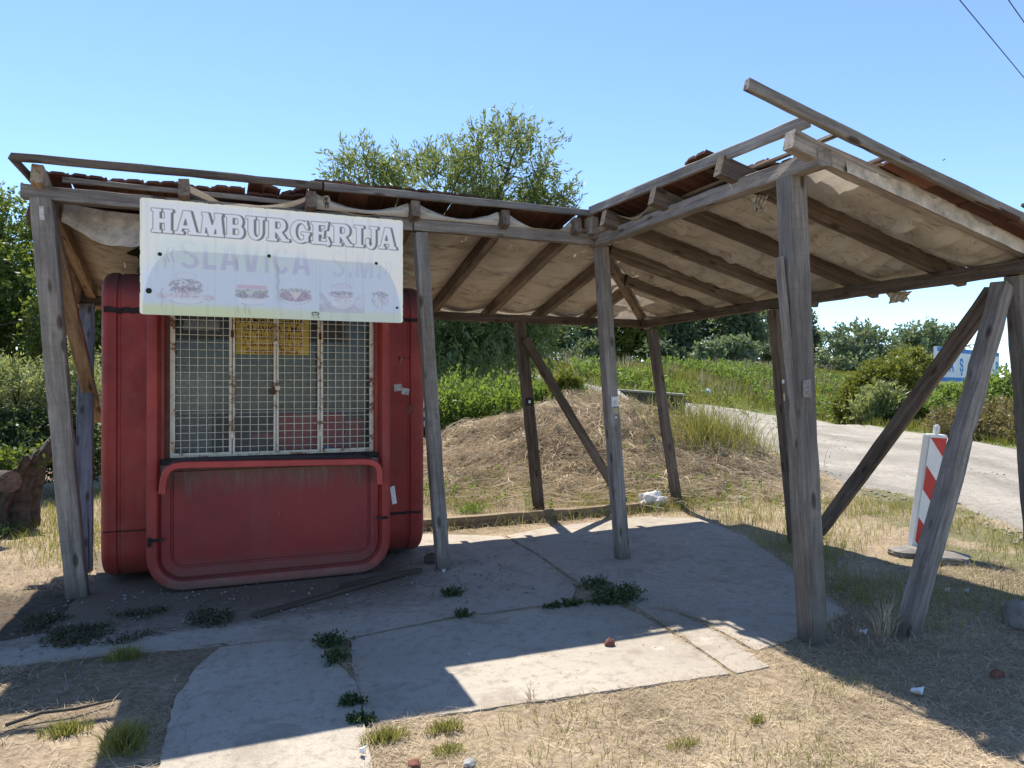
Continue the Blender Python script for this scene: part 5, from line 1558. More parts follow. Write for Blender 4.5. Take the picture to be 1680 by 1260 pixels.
def on_ground(x, y, dz=0.0):
    return np.stack([x, y, hgt(x, y) + dz], 1)
def off_slab(x, y, m=0.0):
    k = np.ones(x.shape, bool)
    for P in SLABS.values():
        k &= ~(inpoly(x, y, P) & (pdist(x, y, P) > m))
    return k
def off_road(x, y): return ~inpoly(x, y, ROAD)
def off_posts(x, y):
    k = np.ones(x.shape, bool)
    for p in ((-1.05, 6.32), (1.78, 6.03), (3.44, 5.76), (3.44, 3.44)): k &= np.hypot(x - p[0], y - p[1]) > 0.07
    k &= ~((x > -0.95) & (x < 1.75) & (y > 6.1) & (y < 8))
    return k
def stuff(name, parts, mat, label=None):
    V, F, C = join(parts); o = npm(name, V, F, mat, col=C); tag(o, label, None, None, 'stuff'); return o
def lean_(n, s): return rng.normal(size=(n, 2)) * s

WD_ = 22.5
# ------------------------------------------------------------------ willow behind the shelter
wb = Vector((*RD((722 - 840) / 1165 * WD_, WD_), 0))
WD = 22.5
we = [E_(835, 275, WD, 85, 85), (E_(715, 320, WD, 115, 75)), E_(600, 300, WD - .6, 62, 62), E_(905, 325, WD, 48, 38), E_(640, 400, WD, 100, 80), E_(800, 430, WD, 130, 90), E_(760, 545, WD - 0.8, 85, 55), E_(880, 520, WD, 70, 55), E_(700, 560, WD - 1, 45, 60)]
# long hanging branch ends over the weeds
hb = []
for u, v, n_ in ((730, 640, 26), (775, 625, 20), (810, 612, 20), (850, 605, 14), (705, 660, 22), (745, 690, 14), (875, 590, 10), (800, 660, 6), (785, 680, 4)):
    for k in range(n_):
        p = dp(u + random.gauss(0, 18), v - 45 + random.gauss(0, 22), WD - 3.0 + random.gauss(0, .5)); hb.append(tuple(p))
hb = np.array(hb); hd = unit(np.array([0.25, -0.1, -0.55]) + rng.normal(size=hb.shape) * 0.3)
ex = sprays(hb, hd, 0.95, 16, 0.21, 0.042, 0.3, 0.5)
ib, _u, _i = in_ells([E_(765, 560, WD, 85, 48), E_(735, 590, WD - .5, 40, 50), E_(850, 555, WD, 60, 40)], 900, .1)
ex = join([ex, sprays(ib, rdir(900) + np.array([0, 0, -.3]), 0.9, 14, 0.2, 0.045, 0.2, .7, np.full(900, -.4))])  # inner sprays tinted dark: the crown's shade put into the leaf colour
tree('willow_tree', wb, we, 'tall loose willow behind the shelter with narrow leaves hanging over the weeds', 'tree', M_leaf_willow, 2900, 17, 1.0, 0.225, 0.050, 0.24, droop=0.12, up=0.55, spread=0.55, extra=ex)

# ------------------------------------------------------------------ trees and bushes at the left
b_, _ = hit(10, 800)
tree('broadleaf_tree', b_ + Vector((-1.5, 5, 0)), [E_(-70, 430, 14, 100, 120), E_(10, 395, 14, 52, 85), E_(50, 480, 13.5, 62, 80), E_(10, 560, 13.5, 70, 70), E_(-60, 560, 13, 100, 90)], 'sunny green broadleaf tree at the far left edge behind the leaning post', 'tree', M_leaf_bright, 2300, 16, 0.5, 0.095, 0.055, 0.16, up=0.1)
b_, _ = hit(175, 780)
tree('broadleaf_tree', b_ + Vector((0.3, 3.5, 0)), [E_(128, 430, 13, 42, 62), E_(150, 350, 13.3, 24, 42), E_(120, 530, 12.5, 62, 75), E_(165, 470, 13.4, 60, 90), E_(230, 520, 13.6, 90, 90)], 'leafy tree right behind the left end of the shelter, its tip above the tiles', 'tree', M_leaf_bright, 2300, 16, 0.5, 0.095, 0.055, 0.13, up=0.1)
b_ = g(30, 800, 0)
tree('sage_bush', g(30, 806), [E_(25, 650, 10.5, 70, 60), E_(95, 660, 10.8, 55, 70), E_(-40, 640, 10.5, 70, 70), E_(135, 640, 11, 38, 75)], 'pale sage green bush beside the leaning end post at the left', 'bush', M_leaf_sage, 1500, 15, 0.42, 0.085, 0.022, 0.05, up=0.5)
tree('dark_bush', g(60, 800), [E_(50, 725, 10.2, 62, 52), E_(-20, 720, 10, 60, 55), E_(105, 720, 10.3, 45, 58), E_(145, 740, 10.6, 36, 50)], 'dark shaded bush right behind the old tree stump', 'bush', M_leaf_dark, 1300, 14, 0.34, 0.065, 0.036, 0.04, up=0.3)

# ------------------------------------------------------------------ tree belt beyond the embankment
def far_tree(u, vtop, d, wpx, label, mat, name='poplar_tree', n=800, nl=13, vbot=606, lL=0.42, lW=0.26, grp='trees beyond the embankment'):
    h = vbot - vtop; E = []
    k = max(3, int(h / 28))
    for i in range(k):
        t = i / (k - 1)
        rr = wpx * 0.5 * (0.62 + 0.38 * math.sin(math.pi * (0.18 + 0.72 * t)))
        E.append(E_(u + random.uniform(-.22, .22) * wpx, vbot - h * (0.16 + 0.68 * t), d + random.uniform(-1, 1), rr, h * 0.19, rr))
    bx = dp(u, 634, d); base = Vector((bx.x, bx.y, hz(bx.x, bx.y) - 0.2))
    return tree(name, base, E, label, 'tree', mat, n, nl, 1.3 * d / 70, lL * d / 70, lW * d / 70, 0.22, up=0.25, shell=0.5, group=grp)
far = [
 (765, 380, 64, 90, 'dark tree of the far belt straight behind the willow trunk', M_leaf_far),
 (825, 400, 66, 80, 'dark far tree between the willow trunk and the first back post', M_leaf_far),
 (885, 395, 68, 80, 'far tree in line with the first back post', M_leaf_far),
 (945, 400, 64, 80, 'far tree just left of the inner corner post', M_leaf_far),
 (1000, 420, 70, 80, 'far tree in line with the inner corner post', M_leaf_yel),
 (1045, 430, 66, 70, 'yellowish far tree between the inner corner post and the back corner post', M_leaf_yel),
 (1100, 440, 72, 85, 'dark far tree right behind the back corner post', M_leaf_far),
 (1150, 455, 76, 80, 'blue green far tree right of the back corner post', M_leaf_grey),
 (1205, 475, 70, 80, 'tall far tree under the middle of the wing eave', M_leaf_far),
 (1262, 480, 78, 90, 'tall open far tree left of the right hand back post', M_leaf_far),
 (1312, 512, 82, 60, 'last tall far tree, beside the near corner post', M_leaf_far),
]
for u, vt_, d, w, lab, m in far:
    far_tree(u, vt_, d, w, lab, m)
far_tree(1212, 556, 62, 74, 'low round pale tree in front of the far belt', M_leaf_grey, 'round_tree', 260)
far_tree(1160, 566, 60, 60, 'low rounded bush tree at the foot of the far belt', M_leaf_grey, 'round_tree', 220)
far_tree(1275, 572, 64, 60, 'low bush tree left of the right hand back post', M_leaf_far, 'round_tree', 220)
far_tree(1085, 562, 60, 60, 'small dark tree at the foot of the far belt behind the back corner post', M_leaf_far, 'round_tree', 200)
far_tree(960, 560, 58, 90, 'shaded thicket under the far belt left of the inner corner post', M_leaf_far, 'round_tree', 240)
far_tree(860, 560, 58, 90, 'shaded thicket under the far belt behind the first back post', M_leaf_far, 'round_tree', 240)
# separate trees at the right
def tree_px(name, u, d, E, label, mat, n, nl=14, spl=1.0, lL=.3, lW=.18, cat='tree', r0=.2, **kw):
    bx = dp(u, 634, d); base = Vector((bx.x, bx.y, hz(bx.x, bx.y) - 0.1))
    return tree(name, base, E, label, cat, mat, n, nl, spl, lL, lW, r0, **kw)
tree_px('round_tree', 1410, 70, [E_(1405, 560, 70, 42, 34), E_(1432, 572, 70, 42, 32), E_(1378, 575, 70, 32, 30), E_(1415, 592, 69, 60, 20)], 'broad round grey green tree standing alone right of the near corner post', M_leaf_grey, 620, 14, 1.2, .40, .2)
tree_px('round_tree', 1520, 85, [E_(1510, 548, 85, 40, 22), E_(1540, 550, 85, 28, 22), E_(1525, 570, 85, 55, 22), E_(1485, 556, 85, 22, 20)], 'pale open tree behind the billboard and the dark brace', M_leaf_grey, 460, 13, 1.3, .45, .22, shell=.3)
tree_px('low_bush', 1340, 66, [E_(1335, 598, 66, 30, 14), E_(1365, 602, 66, 34, 12), E_(1390, 606, 66, 26, 9)], 'low dark bush along the foot of the broad round tree', M_leaf_far, 260, 12, .9, .4, .24, cat='bush', r0=.1)

# bushes by the road at the right
tree_px('dense_bush', 1480, 31, [E_(1490, 602, 32, 38, 32), E_(1455, 622, 31, 48, 34), E_(1420, 648, 31, 38, 32), E_(1508, 645, 31, 28, 42), E_(1470, 665, 30.5, 60, 30), E_(1400, 668, 31, 36, 22)], 'dense yellow green bush across the road beside the billboard', M_leaf_yel, 2200, 14, 0.6, 0.19, 0.09, cat='bush', r0=.06, up=.4)
tree_px('ash_sapling', 1435, 29.5, [E_(1428, 668, 29.5, 26, 22), E_(1448, 655, 29.5, 26, 24), E_(1470, 672, 29.5, 26, 20)], 'pale feathery sapling in front of the dense bush across the road', M_leaf_sage, 300, 18, 0.8, 0.22, 0.065, cat='sapling', r0=.02, up=.8, spread=.45)
tree_px('roadside_thicket', 1610, 24, [E_(1570, 660, 24, 40, 32), E_(1620, 655, 24, 45, 36), E_(1670, 645, 24, 45, 45), E_(1740, 660, 24, 80, 60)], 'green thicket under the billboard across the road', M_leaf_weed, 1200, 14, .5, .16, .065, cat='bush', r0=.04, up=.5)
tree_px('browning_thicket', 1620, 22, [E_(1565, 692, 22.5, 40, 26), E_(1640, 692, 21.5, 55, 38), E_(1720, 705, 20, 70, 45)], 'dry browning thicket at the road edge below the billboard', M_leaf_brown, 1300, 14, .5, .12, .045, cat='bush', r0=.03, up=.4)

# weeds behind the straw mound
tree_px('nettle_clump', 790, 15.5, [E_(735, 672, 15.2, 50, 44), E_(772, 655, 16.4, 26, 34), E_(800, 668, 15.6, 50, 30), E_(828, 648, 16.6, 20, 30), E_(850, 668, 15.8, 40, 28), E_(700, 695, 15, 40, 44), E_(748, 640, 17, 16, 26)], 'bright green tall weeds behind the straw mound under the willow', M_leaf_weed, 1250, 13, .62, .11, .042, cat='weeds', r0=.015, up=1.3, shell=.1, spread=.6)
tree_px('nettle_clump', 900, 15.0, [E_(890, 658, 15.2, 40, 32), E_(940, 655, 15.2, 36, 24), E_(960, 662, 15.3, 22, 16)], 'dark leafy weeds behind the middle of the straw mound', M_leaf_weed, 560, 13, .45, .10, .04, cat='weeds', r0=.015, up=1.1, shell=.1)
tree_px('young_shoot', 933, 15.0, [E_(928, 626, 15, 14, 10), E_(940, 630, 15, 12, 9)], 'yellow green young shoot rising above the dark weeds behind the mound', M_leaf_yel, 60, 14, .3, .14, .06, cat='sapling', r0=.012, up=.8)

# ------------------------------------------------------------------ grasses
parts = []
# dry cut straw over the earth in front and at both sides (thins out over bare soil)
def field(n, x0, x1, y0, y1, dens=None):
    x = rng.uniform(x0, x1, n); y = rng.uniform(y0, y1, n)
    k = off_slab(x, y, 0.03) & off_posts(x, y)
    if dens is not None: k &= rng.random(n) < dens(x, y)
    return x[k], y[k]
cl = lambda x, y: np.clip((vn(x, y, 1.6, 501) - 0.30) * 2.6, 0.05, 1)
for (n_, x0, x1, y0, y1) in ((150000, 0.3, 6.6, 1.2, 4.4), (70000, -3.2, 0.6, 2.0, 4.9)):
    x, y = field(n_, x0, x1, y0, y1, cl); n = len(x)
    tn = (vn(x, y, 2.5, 503) - .5) * .9 + rng.random(n) * .85 + .05
    parts.append(blades(on_ground(x, y, 0.006), rng.uniform(.03, .12, n), rng.uniform(.0018, .0046, n), unit(lean_(n, 1.0)) * rng.uniform(.6, 1.1, (n, 1)), tn, far=True, lie=.86))
    k = rng.random(n) < .16; x, y = x[k], y[k]; n = len(x)
    parts.append(blades(on_ground(x, y, 0.004), rng.uniform(.03, .11, n), rng.uniform(.0016, .0032, n), lean_(n, 0.8), rng.random(n), lie=0.6))
x, y = field(30000, -5.5, 0.0, 6.3, 13, cl)
n = len(x); parts.append(blades(on_ground(x, y, 0.004), rng.uniform(.04, .12, n), .0045, lean_(n, .8), rng.random(n) * .9, lie=.6))
x, y = field(46000, 3.2, 11, 3.0, 13, cl)
k = off_road(x, y); x, y = x[k], y[k]
n = len(x); parts.append(blades(on_ground(x, y, 0.004), rng.uniform(.04, .13, n), .004, lean_(n, .7), rng.random(n) * .9, lie=.5))
x, y = field(9000, 0.3, 5.6, 7.5, 9.6)
n = len(x); parts.append(blades(on_ground(x, y, 0.004), rng.uniform(.05, .14, n), .004, lean_(n, .7), rng.random(n) * .9, lie=.4))
stuff('dry_grass', parts, M_straw)

# straw heap on the mound
n = 60000
a = rng.normal(size=n) * 1.35 + 1.25; b = 12.0 + rng.normal(size=n) * 1.15
k = (a > -3) & (a < 4.8) & (b > 9.2) & (b < 15); a, b = a[k], b[k]
x, y = b * DX + a * RX, b * DY + a * RY
k = rng.random(len(x)) < np.clip(vn(x, y, 2.2, 511) * 1.6, .15, 1); x, y = x[k], y[k]
n = len(x); H = rng.uniform(0.12, 0.38, n)
P = on_ground(x, y, -0.02); P[:, 2] += rng.random(n) * 0.10 * vn(x, y, 3, 513)
parts = [blades(P, H, rng.uniform(.004, .008, n), lean_(n, 0.75), (vn(x, y, 2.2, 515) - .5) * 1.5 + rng.random(n) * .8 + .0, lie=0.62)]
k = rng.choice(n, 11000); P2 = P[k] + np.array([0, 0, .05]); m = len(P2)
# long pale stalks tangled over the heap, each following the slope
ang = rng.uniform(0, 2 * np.pi, m); L2_ = rng.uniform(.25, .75, m)
Q = [P2]
for j in (1, 2, 3):
    q = P2[:, :2] + np.stack([np.cos(ang + .35 * j), np.sin(ang + .35 * j)], 1) * (L2_ * j / 3)[:, None]
    Q.append(np.stack([q[:, 0], q[:, 1], hgt(q[:, 0], q[:, 1]) + .05 + .12 * rng.random(m)], 1))
wd_s = rng.uniform(.0025, .006, m)[:, None]; Vs = []
for j in range(4): Vs += [Q[j] + np.array([0, 0, 1.]) * wd_s, Q[j] - np.array([0, 0, 1.]) * wd_s]
Vs = np.stack(Vs, 1).reshape(-1, 3); bs = np.arange(m)[:, None] * 8
Fs = np.concatenate([bs + np.array([[2 * j, 2 * j + 1, 2 * j + 3, 2 * j + 2]]) for j in range(3)], 0)
parts.append((Vs, Fs, np.repeat(.55 + .45 * rng.random(m), 8)[:, None].repeat(3, 1)))
# bundles of cut stalks spilling down the heap
m = 520; a = rng.normal(size=m) * 1.3 + 1.25; b = 11.7 + rng.normal(size=m) * 1.1
k = (a > -2.6) & (a < 4.4) & (b > 9.6) & (b < 14.2); a, b = a[k], b[k]; m = len(a); NB = 34
cx, cy = b * DX + a * RX, b * DY + a * RY
ang = rng.uniform(0, 2 * np.pi, m)[:, None] + rng.normal(size=(m, NB)) * .75
Lb = rng.uniform(.22, .62, (m, 1)) * rng.uniform(.5, 1.2, (m, NB)); rise = rng.uniform(.04, .20, (m, 1)) * rng.uniform(.3, 1.3, (m, NB))
ctone = rng.uniform(0, .55, (m, 1)) + rng.random((m, NB)) * .5
pts = []
for j in range(4):
    f = j / 3
    X_ = cx[:, None] + rng.normal(size=(m, NB)) * .05 + np.cos(ang + .3 * f) * Lb * f; Y_ = cy[:, None] + rng.normal(size=(m, NB)) * .05 + np.sin(ang + .3 * f) * Lb * f
    pts.append(np.stack([X_, Y_, hgt(X_, Y_) + .03 + rise * 4 * f * (1 - f) + .05 * (1 - f)], -1).reshape(-1, 3))
nb = m * NB; wv = rng.uniform(.004, .0095, nb)[:, None] * unit(rng.normal(size=(nb, 3)) + np.array([0, 0, 1.2])); Vs = []
for j in range(4): q_ = 1 - .25 * j; Vs += [pts[j] + wv * q_, pts[j] - wv * q_]
Vs = np.stack(Vs, 1).reshape(-1, 3); bs = np.arange(nb)[:, None] * 8
Fs = np.concatenate([bs + np.array([[2 * j, 2 * j + 1, 2 * j + 3, 2 * j + 2]]) for j in range(3)], 0)
parts.append((Vs, Fs, np.repeat(np.clip(ctone.ravel(), 0, 1), 8)[:, None].repeat(3, 1)))
stuff('straw_heap', parts, M_straw)

# green and browning weeds coming through the straw
m = 260; a = rng.uniform(-2.2, 4.6, m); b = 10.1 + rng.normal(size=m) * .5 + .5 * (vn(a, a * 0, 1.1, 561) - .5)
x, y = b * DX + a * RX, b * DY + a * RY; k = vn(x, y, 1.3, 563) > .46; P = on_ground(x[k], y[k], .02)
stuff('mound_foot_weeds', [sprays(P, np.array([[0, 0, 1.]]) + rng.normal(size=P.shape) * .5, .22, 10, .07, .025, .1, .9)], M_leaf_weed)
m = 230; a = 2.4 + rng.normal(size=m) * 1.1; b = 12.4 + rng.normal(size=m) * .7
x, y = b * DX + a * RX, b * DY + a * RY; P = on_ground(x, y, 0)
stuff('withered_weeds', [sprays(P, np.array([[0, 0, 1.]]) + rng.normal(size=P.shape) * .4, .34, 12, .05, .012, .1, .8), blades(P, rng.uniform(.3, .7, m), .008, lean_(m, .35), rng.random(m))], M_leaf_brown)
# green tufts among the dry grass
gk = lambda x, y: np.clip((vn(x, y, 0.9, 521) - 0.52) * 5, 0, 1)
parts = []
x, y = field(60000, 4.2, 11, 3.2, 14, lambda x, y: np.clip((vn(x, y, 0.9, 521) - 0.36) * 3, 0.05, 1))
k = off_road(x, y); x, y = x[k], y[k]; n = len(x)
parts.append(blades(on_ground(x, y), rng.uniform(.05, .16, n), .005, lean_(n, .35), np.clip(vn(x, y, 1.2, 523) * .7 + rng.random(n) * .5 - .1, 0, 1)))
x, y = field(20000, 0.2, 6.6, 1.2, 4.2, lambda x, y: np.clip((vn(x, y, 1.3, 521) - 0.60) * 7, 0, 1)); n = len(x)
parts.append(blades(on_ground(x, y), rng.uniform(.025, .07, n), .0035, lean_(n, .5), rng.random(n) * .6))
x, y = field(30000, -6, 0, 7, 14, lambda x, y: np.clip((vn(x, y, 0.9, 525) - 0.42) * 4, 0, 1)); n = len(x)
parts.append(blades(on_ground(x, y), rng.uniform(.05, .16, n), .006, lean_(n, .4), rng.random(n) * .8))
x, y = field(16000, 0.6, 6.0, 7.6, 9.9, lambda x, y: np.clip((vn(x, y, 1.1, 527) - 0.40) * 4, 0, 1)); n = len(x)
parts.append(blades(on_ground(x, y), rng.uniform(.05, .2, n), .006, lean_(n, .4), rng.random(n) * .8))
stuff('green_grass', parts, M_grass)

# embankment meadow: thins with distance
def meadow(n, d0, d1, r0, r1):
    d = d0 + (d1 - d0) * rng.random(n) ** 1.3; r = r0 + (r1 - r0) * rng.random(n) * 1.0
    r = r * d / d1 * 1.0 if False else r
    return d * DX + r * RX, d * DY + r * RY, d
x, y, d = meadow(190000, 14, 62, -9, 42)
s_ = ((x * RX + y * RY) - C1[0]) * NS[0] + (d - C1[1]) * NS[1]
k = off_road(x, y) & (s_ > -4) & (s_ < 26) & (d > 19 - 30 * (x * RX + y * RY < 4)) & (np.abs((x * RX + y * RY) / d) < 0.85); x, y, d = x[k], y[k], d[k]
n = len(x); pn = vn(x, y, 0.45, 531)
stuff('embankment_meadow', [blades(on_ground(x, y, -0.03), (0.25 + 0.75 * pn) * rng.uniform(.35, 1.0, n) * .75, 0.012 + 0.0009 * d, lean_(n, .28), np.clip(pn * .9 + rng.random(n) * .5 - .25, 0, 1), far=True)], M_field)
k = (vn(x, y, .30, 539) > .56) & (rng.random(n) < .12); m = int(k.sum())
stuff('dry_meadow_stalks', [blades(on_ground(x[k], y[k], -.02), rng.uniform(.5, 1.0, m), .012 + .0007 * d[k], lean_(m, .3), rng.random(m) * .7, far=True)], M_straw)
x, y, d = meadow(9000, 17, 52, 3, 34)
s_ = ((x * RX + y * RY) - C1[0]) * NS[0] + (d - C1[1]) * NS[1]
k = off_road(x, y) & (s_ > -1) & (s_ < 13) & (vn(x, y, .25, 533) > .48); x, y, d = x[k], y[k], d[k]; n = len(x)
P = on_ground(x, y, 0.05)
stuff('embankment_weeds', [sprays(P, np.array([[0, 0, 1.0]]) + rng.normal(size=P.shape) * .35, .7, 10, .20, .10, 0.1, .8, vn(x, y, .5, 535))], M_leaf_weed)

# ------------------------------------------------------------------ weeds and tufts one by one
def tuft(name, u, v, rx, ry, h, label, kind, n, mat, cat='weed'):
    c = g(u, v); 
    x = c.x + np.clip(rng.normal(size=n), -1.9, 1.9) * rx * 0.45; y = c.y + np.clip(rng.normal(size=n), -1.9, 1.9) * ry * 0.45
    P = on_ground(x, y) ; P[:, 2] = np.maximum(P[:, 2], -0.004)
    q = np.exp(-((x - c.x) / rx) ** 2 - ((y - c.y) / ry) ** 2)
    if kind == 'grass':
        out = np.stack([x - c.x, y - c.y], 1) / max(rx, ry) * 0.5
        V, F, C = blades(P, h * (0.35 + .65 * q) * rng.uniform(.6, 1.1, n), .0045, out + lean_(n, .35), rng.random(n))
    else:
        D = np.stack([(x - c.x) / rx * .6, (y - c.y) / ry * .6, np.ones(n) * 0.8], 1) + rng.normal(size=(n, 3)) * .35
        V, F, C = sprays(P, D, h * 0.9, 14, 0.024, 0.012, 0.15, 1.0)
    V = V - np.array([c.x, c.y, 0])
    o = npm(name, V, F, mat, None, Matrix.Translation((c.x, c.y, 0)), col=C)
    return tag(o, label, cat)
tuft('weed', 1010, 984, .20, .10, .13, 'large dark green weed in the joint where the concrete slabs meet', 'leaf', 170, M_leaf_dark)
tuft('weed', 975, 962, .09, .06, .10, 'small weed just behind the large dark weed in the slab joint', 'leaf', 50, M_leaf_dark)
tuft('weed', 936, 992, .07, .03, .06, 'low weed strip left of the large dark weed', 'leaf', 40, M_leaf_dark)
tuft('weed', 905, 996, .05, .025, .045, 'tiny weed in the cross joint left of the low weed strip', 'leaf', 22, M_leaf_dark)
tuft('weed', 741, 976, .06, .04, .08, 'small dark weed on the slab in front of the second front post', 'leaf', 45, M_leaf_dark)
tuft('weed', 760, 1010, .05, .03, .06, 'sparse weed in the cross joint below the small dark weed', 'leaf', 18, M_leaf_dark)
tuft('weed', 543, 1056, .08, .05, .09, 'tufted weed at the top of the gap between path and slab', 'leaf', 50, M_leaf_dark)
tuft('weed', 553, 1082, .06, .06, .08, 'weed in straw halfway down the gap between path and slab', 'leaf', 36, M_leaf_dark)
tuft('weed', 579, 1153, .05, .03, .06, 'dark rosette weed low in the gap between path and slab', 'leaf', 36, M_leaf_dark)
tuft('weed', 588, 1184, .05, .03, .05, 'dark weed at the front corner of the slab beside the path', 'leaf', 34, M_leaf_dark)
tuft('grass_tuft', 205, 1078, .13, .06, .09, 'shaded grass tuft left of the path on bare earth', 'grass', 260, M_grass, 'grass tuft')
tuft('grass_tuft', 205, 1222, .10, .12, .12, 'tall green grass tuft at the left edge of the path', 'grass', 480, M_grass, 'grass tuft')
tuft('grass_tuft', 110, 1200, .12, .06, .07, 'sunlit grass tuft in the dry patch at the lower left', 'grass', 300, M_grass, 'grass tuft')
tuft('grass_tuft', 632, 1212, .12, .06, .07, 'green grass tuft at the front left corner of the sunny slab', 'grass', 320, M_grass, 'grass tuft')
tuft('grass_tuft', 728, 1196, .10, .05, .06, 'low grass tuft beside the sunny slab edge right of the corner tuft', 'grass', 240, M_grass, 'grass tuft')
tuft('grass_tuft', 735, 1232, .08, .05, .05, 'grass tuft in dry straw below the sunny slab edge', 'grass', 200, M_grass, 'grass tuft')
tuft('grass_tuft', 870, 1148, .03, .02, .09, 'few dry stalks growing at the edge of the sunny slab', 'grass', 16, M_straw, 'grass tuft')
tuft('grass_tuft', 1240, 1183, .06, .03, .05, 'small grass tuft in the dry lawn right of the slab', 'grass', 90, M_grass, 'grass tuft')
tuft('grass_tuft', 1120, 1222, .10, .04, .05, 'thin grass tuft in the dry lawn at the bottom edge', 'grass', 120, M_grass, 'grass tuft')
tuft('grass_tuft', 1335, 884, .16, .10, .16, 'bright grass tuft at the foot of the dark brace', 'grass', 240, M_grass, 'grass tuft')
tuft('grass_tuft', 1452, 1040, .09, .06, .28, 'tall dry grass tuft at the foot of the leaning grey brace', 'grass', 80, M_straw, 'grass tuft')
tuft('leafy_weed', 868, 838, .08, .08, .42, 'tall blade leaved green weed beside the first back post', 'grass', 46, M_leaf_weed)
tuft('leafy_weed', 772, 842, .25, .12, .16, 'green leafy weed patch behind the sill timber', 'leaf', 120, M_leaf_weed)
tuft('leafy_weed', 1190, 800, .22, .18, .16, 'dark low weed at the right foot of the straw mound', 'leaf', 70, M_leaf_dark)
# dry-green tall grass at the right shoulder of the mound
def tall_grass(u, v, d, n, rx, h, label):
    a = dp(u, 634, d); x = a.x + rng.normal(size=n) * rx; y = a.y + rng.normal(size=n) * rx * .6
    P = on_ground(x, y, -0.02)
    out = np.stack([x - a.x, y - a.y], 1) * .35
    V, F, C = blades(P, h * rng.uniform(.4, 1.05, n), .009, out + lean_(n, .30), rng.random(n) * .9)
    st = rng.choice(n, 26); v2, f2, c2 = sprays(P[st] + np.array([0, 0, h * .75]), np.array([[0, 0, 1.]]) + rng.normal(size=(26, 3)) * .3, .3, 9, .06, .018, .1, .5)
    V, F, C = join([(V, F, C), (v2, f2, c2)])
    z0 = hz(a.x, a.y); V = V - np.array([a.x, a.y, z0])
    return tag(npm('tall_grass', V, F, M_grass, None, Matrix.Translation((a.x, a.y, z0)), col=C), label, 'grass clump')
tall_grass(1160, 0, 11.6, 900, .42, .85, 'tall dry green grass clump on the right shoulder of the straw mound')
tall_grass(1225, 0, 12.2, 260, .30, .75, 'thin tall weeds standing against the pale road right of the mound')
tall_grass(1110, 0, 20.5, 500, .5, 1.0, 'dry reddish weeds in front of the low concrete wall')

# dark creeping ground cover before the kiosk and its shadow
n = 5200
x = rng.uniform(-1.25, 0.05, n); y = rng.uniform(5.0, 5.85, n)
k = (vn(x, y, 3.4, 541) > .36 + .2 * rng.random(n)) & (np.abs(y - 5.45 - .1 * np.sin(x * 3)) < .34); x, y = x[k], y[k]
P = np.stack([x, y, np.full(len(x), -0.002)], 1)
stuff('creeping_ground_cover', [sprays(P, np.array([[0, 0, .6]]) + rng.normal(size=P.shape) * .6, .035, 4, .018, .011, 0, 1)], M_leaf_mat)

# loose gravel and crumbs
def gravel(name, n, fx, fy, smin, smax, mat, ok=None):
    x = fx(n); y = fy(n)
    if ok is not None: k = ok(x, y); x, y = x[k], y[k]
    n = len(x); s = smin + (smax - smin) * rng.random(n) ** 3
    z = np.maximum(hgt(x, y), np.where(off_slab(x, y), -1, 0.0)) + s * 0.25
    base = np.array([[1, 0, 0], [0, 1, 0], [-1, 0, 0], [0, -1, 0], [0, 0, .8], [0, 0, -.8]])
    V = (base[None] * rng.uniform(.55, 1.2, (n, 6, 1))) * s[:, None, None] * rng.uniform(.6, 1.3, (n, 1, 3))
    V = V + np.stack([x, y, z], 1)[:, None]
    f = np.array([[0, 1, 4], [1, 2, 4], [2, 3, 4], [3, 0, 4], [1, 0, 5], [2, 1, 5], [3, 2, 5], [0, 3, 5]])
    F = (np.arange(n)[:, None, None] * 6 + f[None]).reshape(-1, 3)
    o = npm(name, V.reshape(-1, 3), F, mat); tag(o, kind='stuff')
gravel('gravel', 900, lambda n: rng.uniform(-1.6, 2.4, n), lambda n: 5.0 + 1.3 * rng.random(n), .003, .018, M_gravel)
gravel('gravel', 500, lambda n: rng.uniform(-.4, 3.6, n), lambda n: rng.uniform(3.2, 7.5, n), .0015, .008, M_gravel)
gravel('white_crumbs', 150, lambda n: rng.uniform(-1.6, 3.4, n), lambda n: 4.4 + 1.6 * rng.random(n), .002, .011, M_stone)
gravel('gravel', 700, lambda n: rng.uniform(1.2, 1.9, n), lambda n: rng.uniform(6.2, 6.9, n), .003, .012, M_gravel)
rr = rng.uniform(5.1, 15, 16000); rd_ = 7.2 + 16 * rng.random(16000) ** 1.6
gravel('road_gravel', 16000, lambda n: rd_ * DX + rr * RX, lambda n: rd_ * DY + rr * RY, .006, .042, M_roadstone, lambda x, y: (~off_road(x, y)) | (pdist(x, y, ROAD) < .5 * vn(x, y, 2, 701)))

# ------------------------------------------------------------------ single things on the ground
def lump(name, p, s, mat, label, cat, seed, sub=3, rough=.35, flat=1.0):
    bm = bmesh.new(); bmesh.ops.create_icosphere(bm, subdivisions=sub, radius=1)
    for v in bm.verts:
        q = v.co.normalized()
        k = float(vn(np.array([q.x * 1.3 + seed]), np.array([q.y * 1.3 + q.z * 1.7]), 1.3, seed, 3)[0])
        v.co *= 1 - rough + 2 * rough * k
        v.co = Vector((v.co.x * s[0], v.co.y * s[1], max(v.co.z * s[2], -s[2] * .45)))
    o = from_bm(name, bm, mat, None, Matrix.Translation(Vector(p) + Vector((0, 0, s[2] * .40))))
    return tag(o, label, cat)
lump('stone', g(1214, 825), (.14, .09, .075), M_stone, 'pale flat stone in the grass right of the back corner post', 'stone', 11)
lump('stone', g(1672, 1026), (.10, .10, .12), M_rubber, 'rounded grey stone in shaded grass at the right edge', 'stone', 12)
lump('brick_fragment', g(1000, 1058), (.032, .028, .032), M_brick, 'broken brick piece lying on the sunny slab', 'brick', 13, 2, .4)
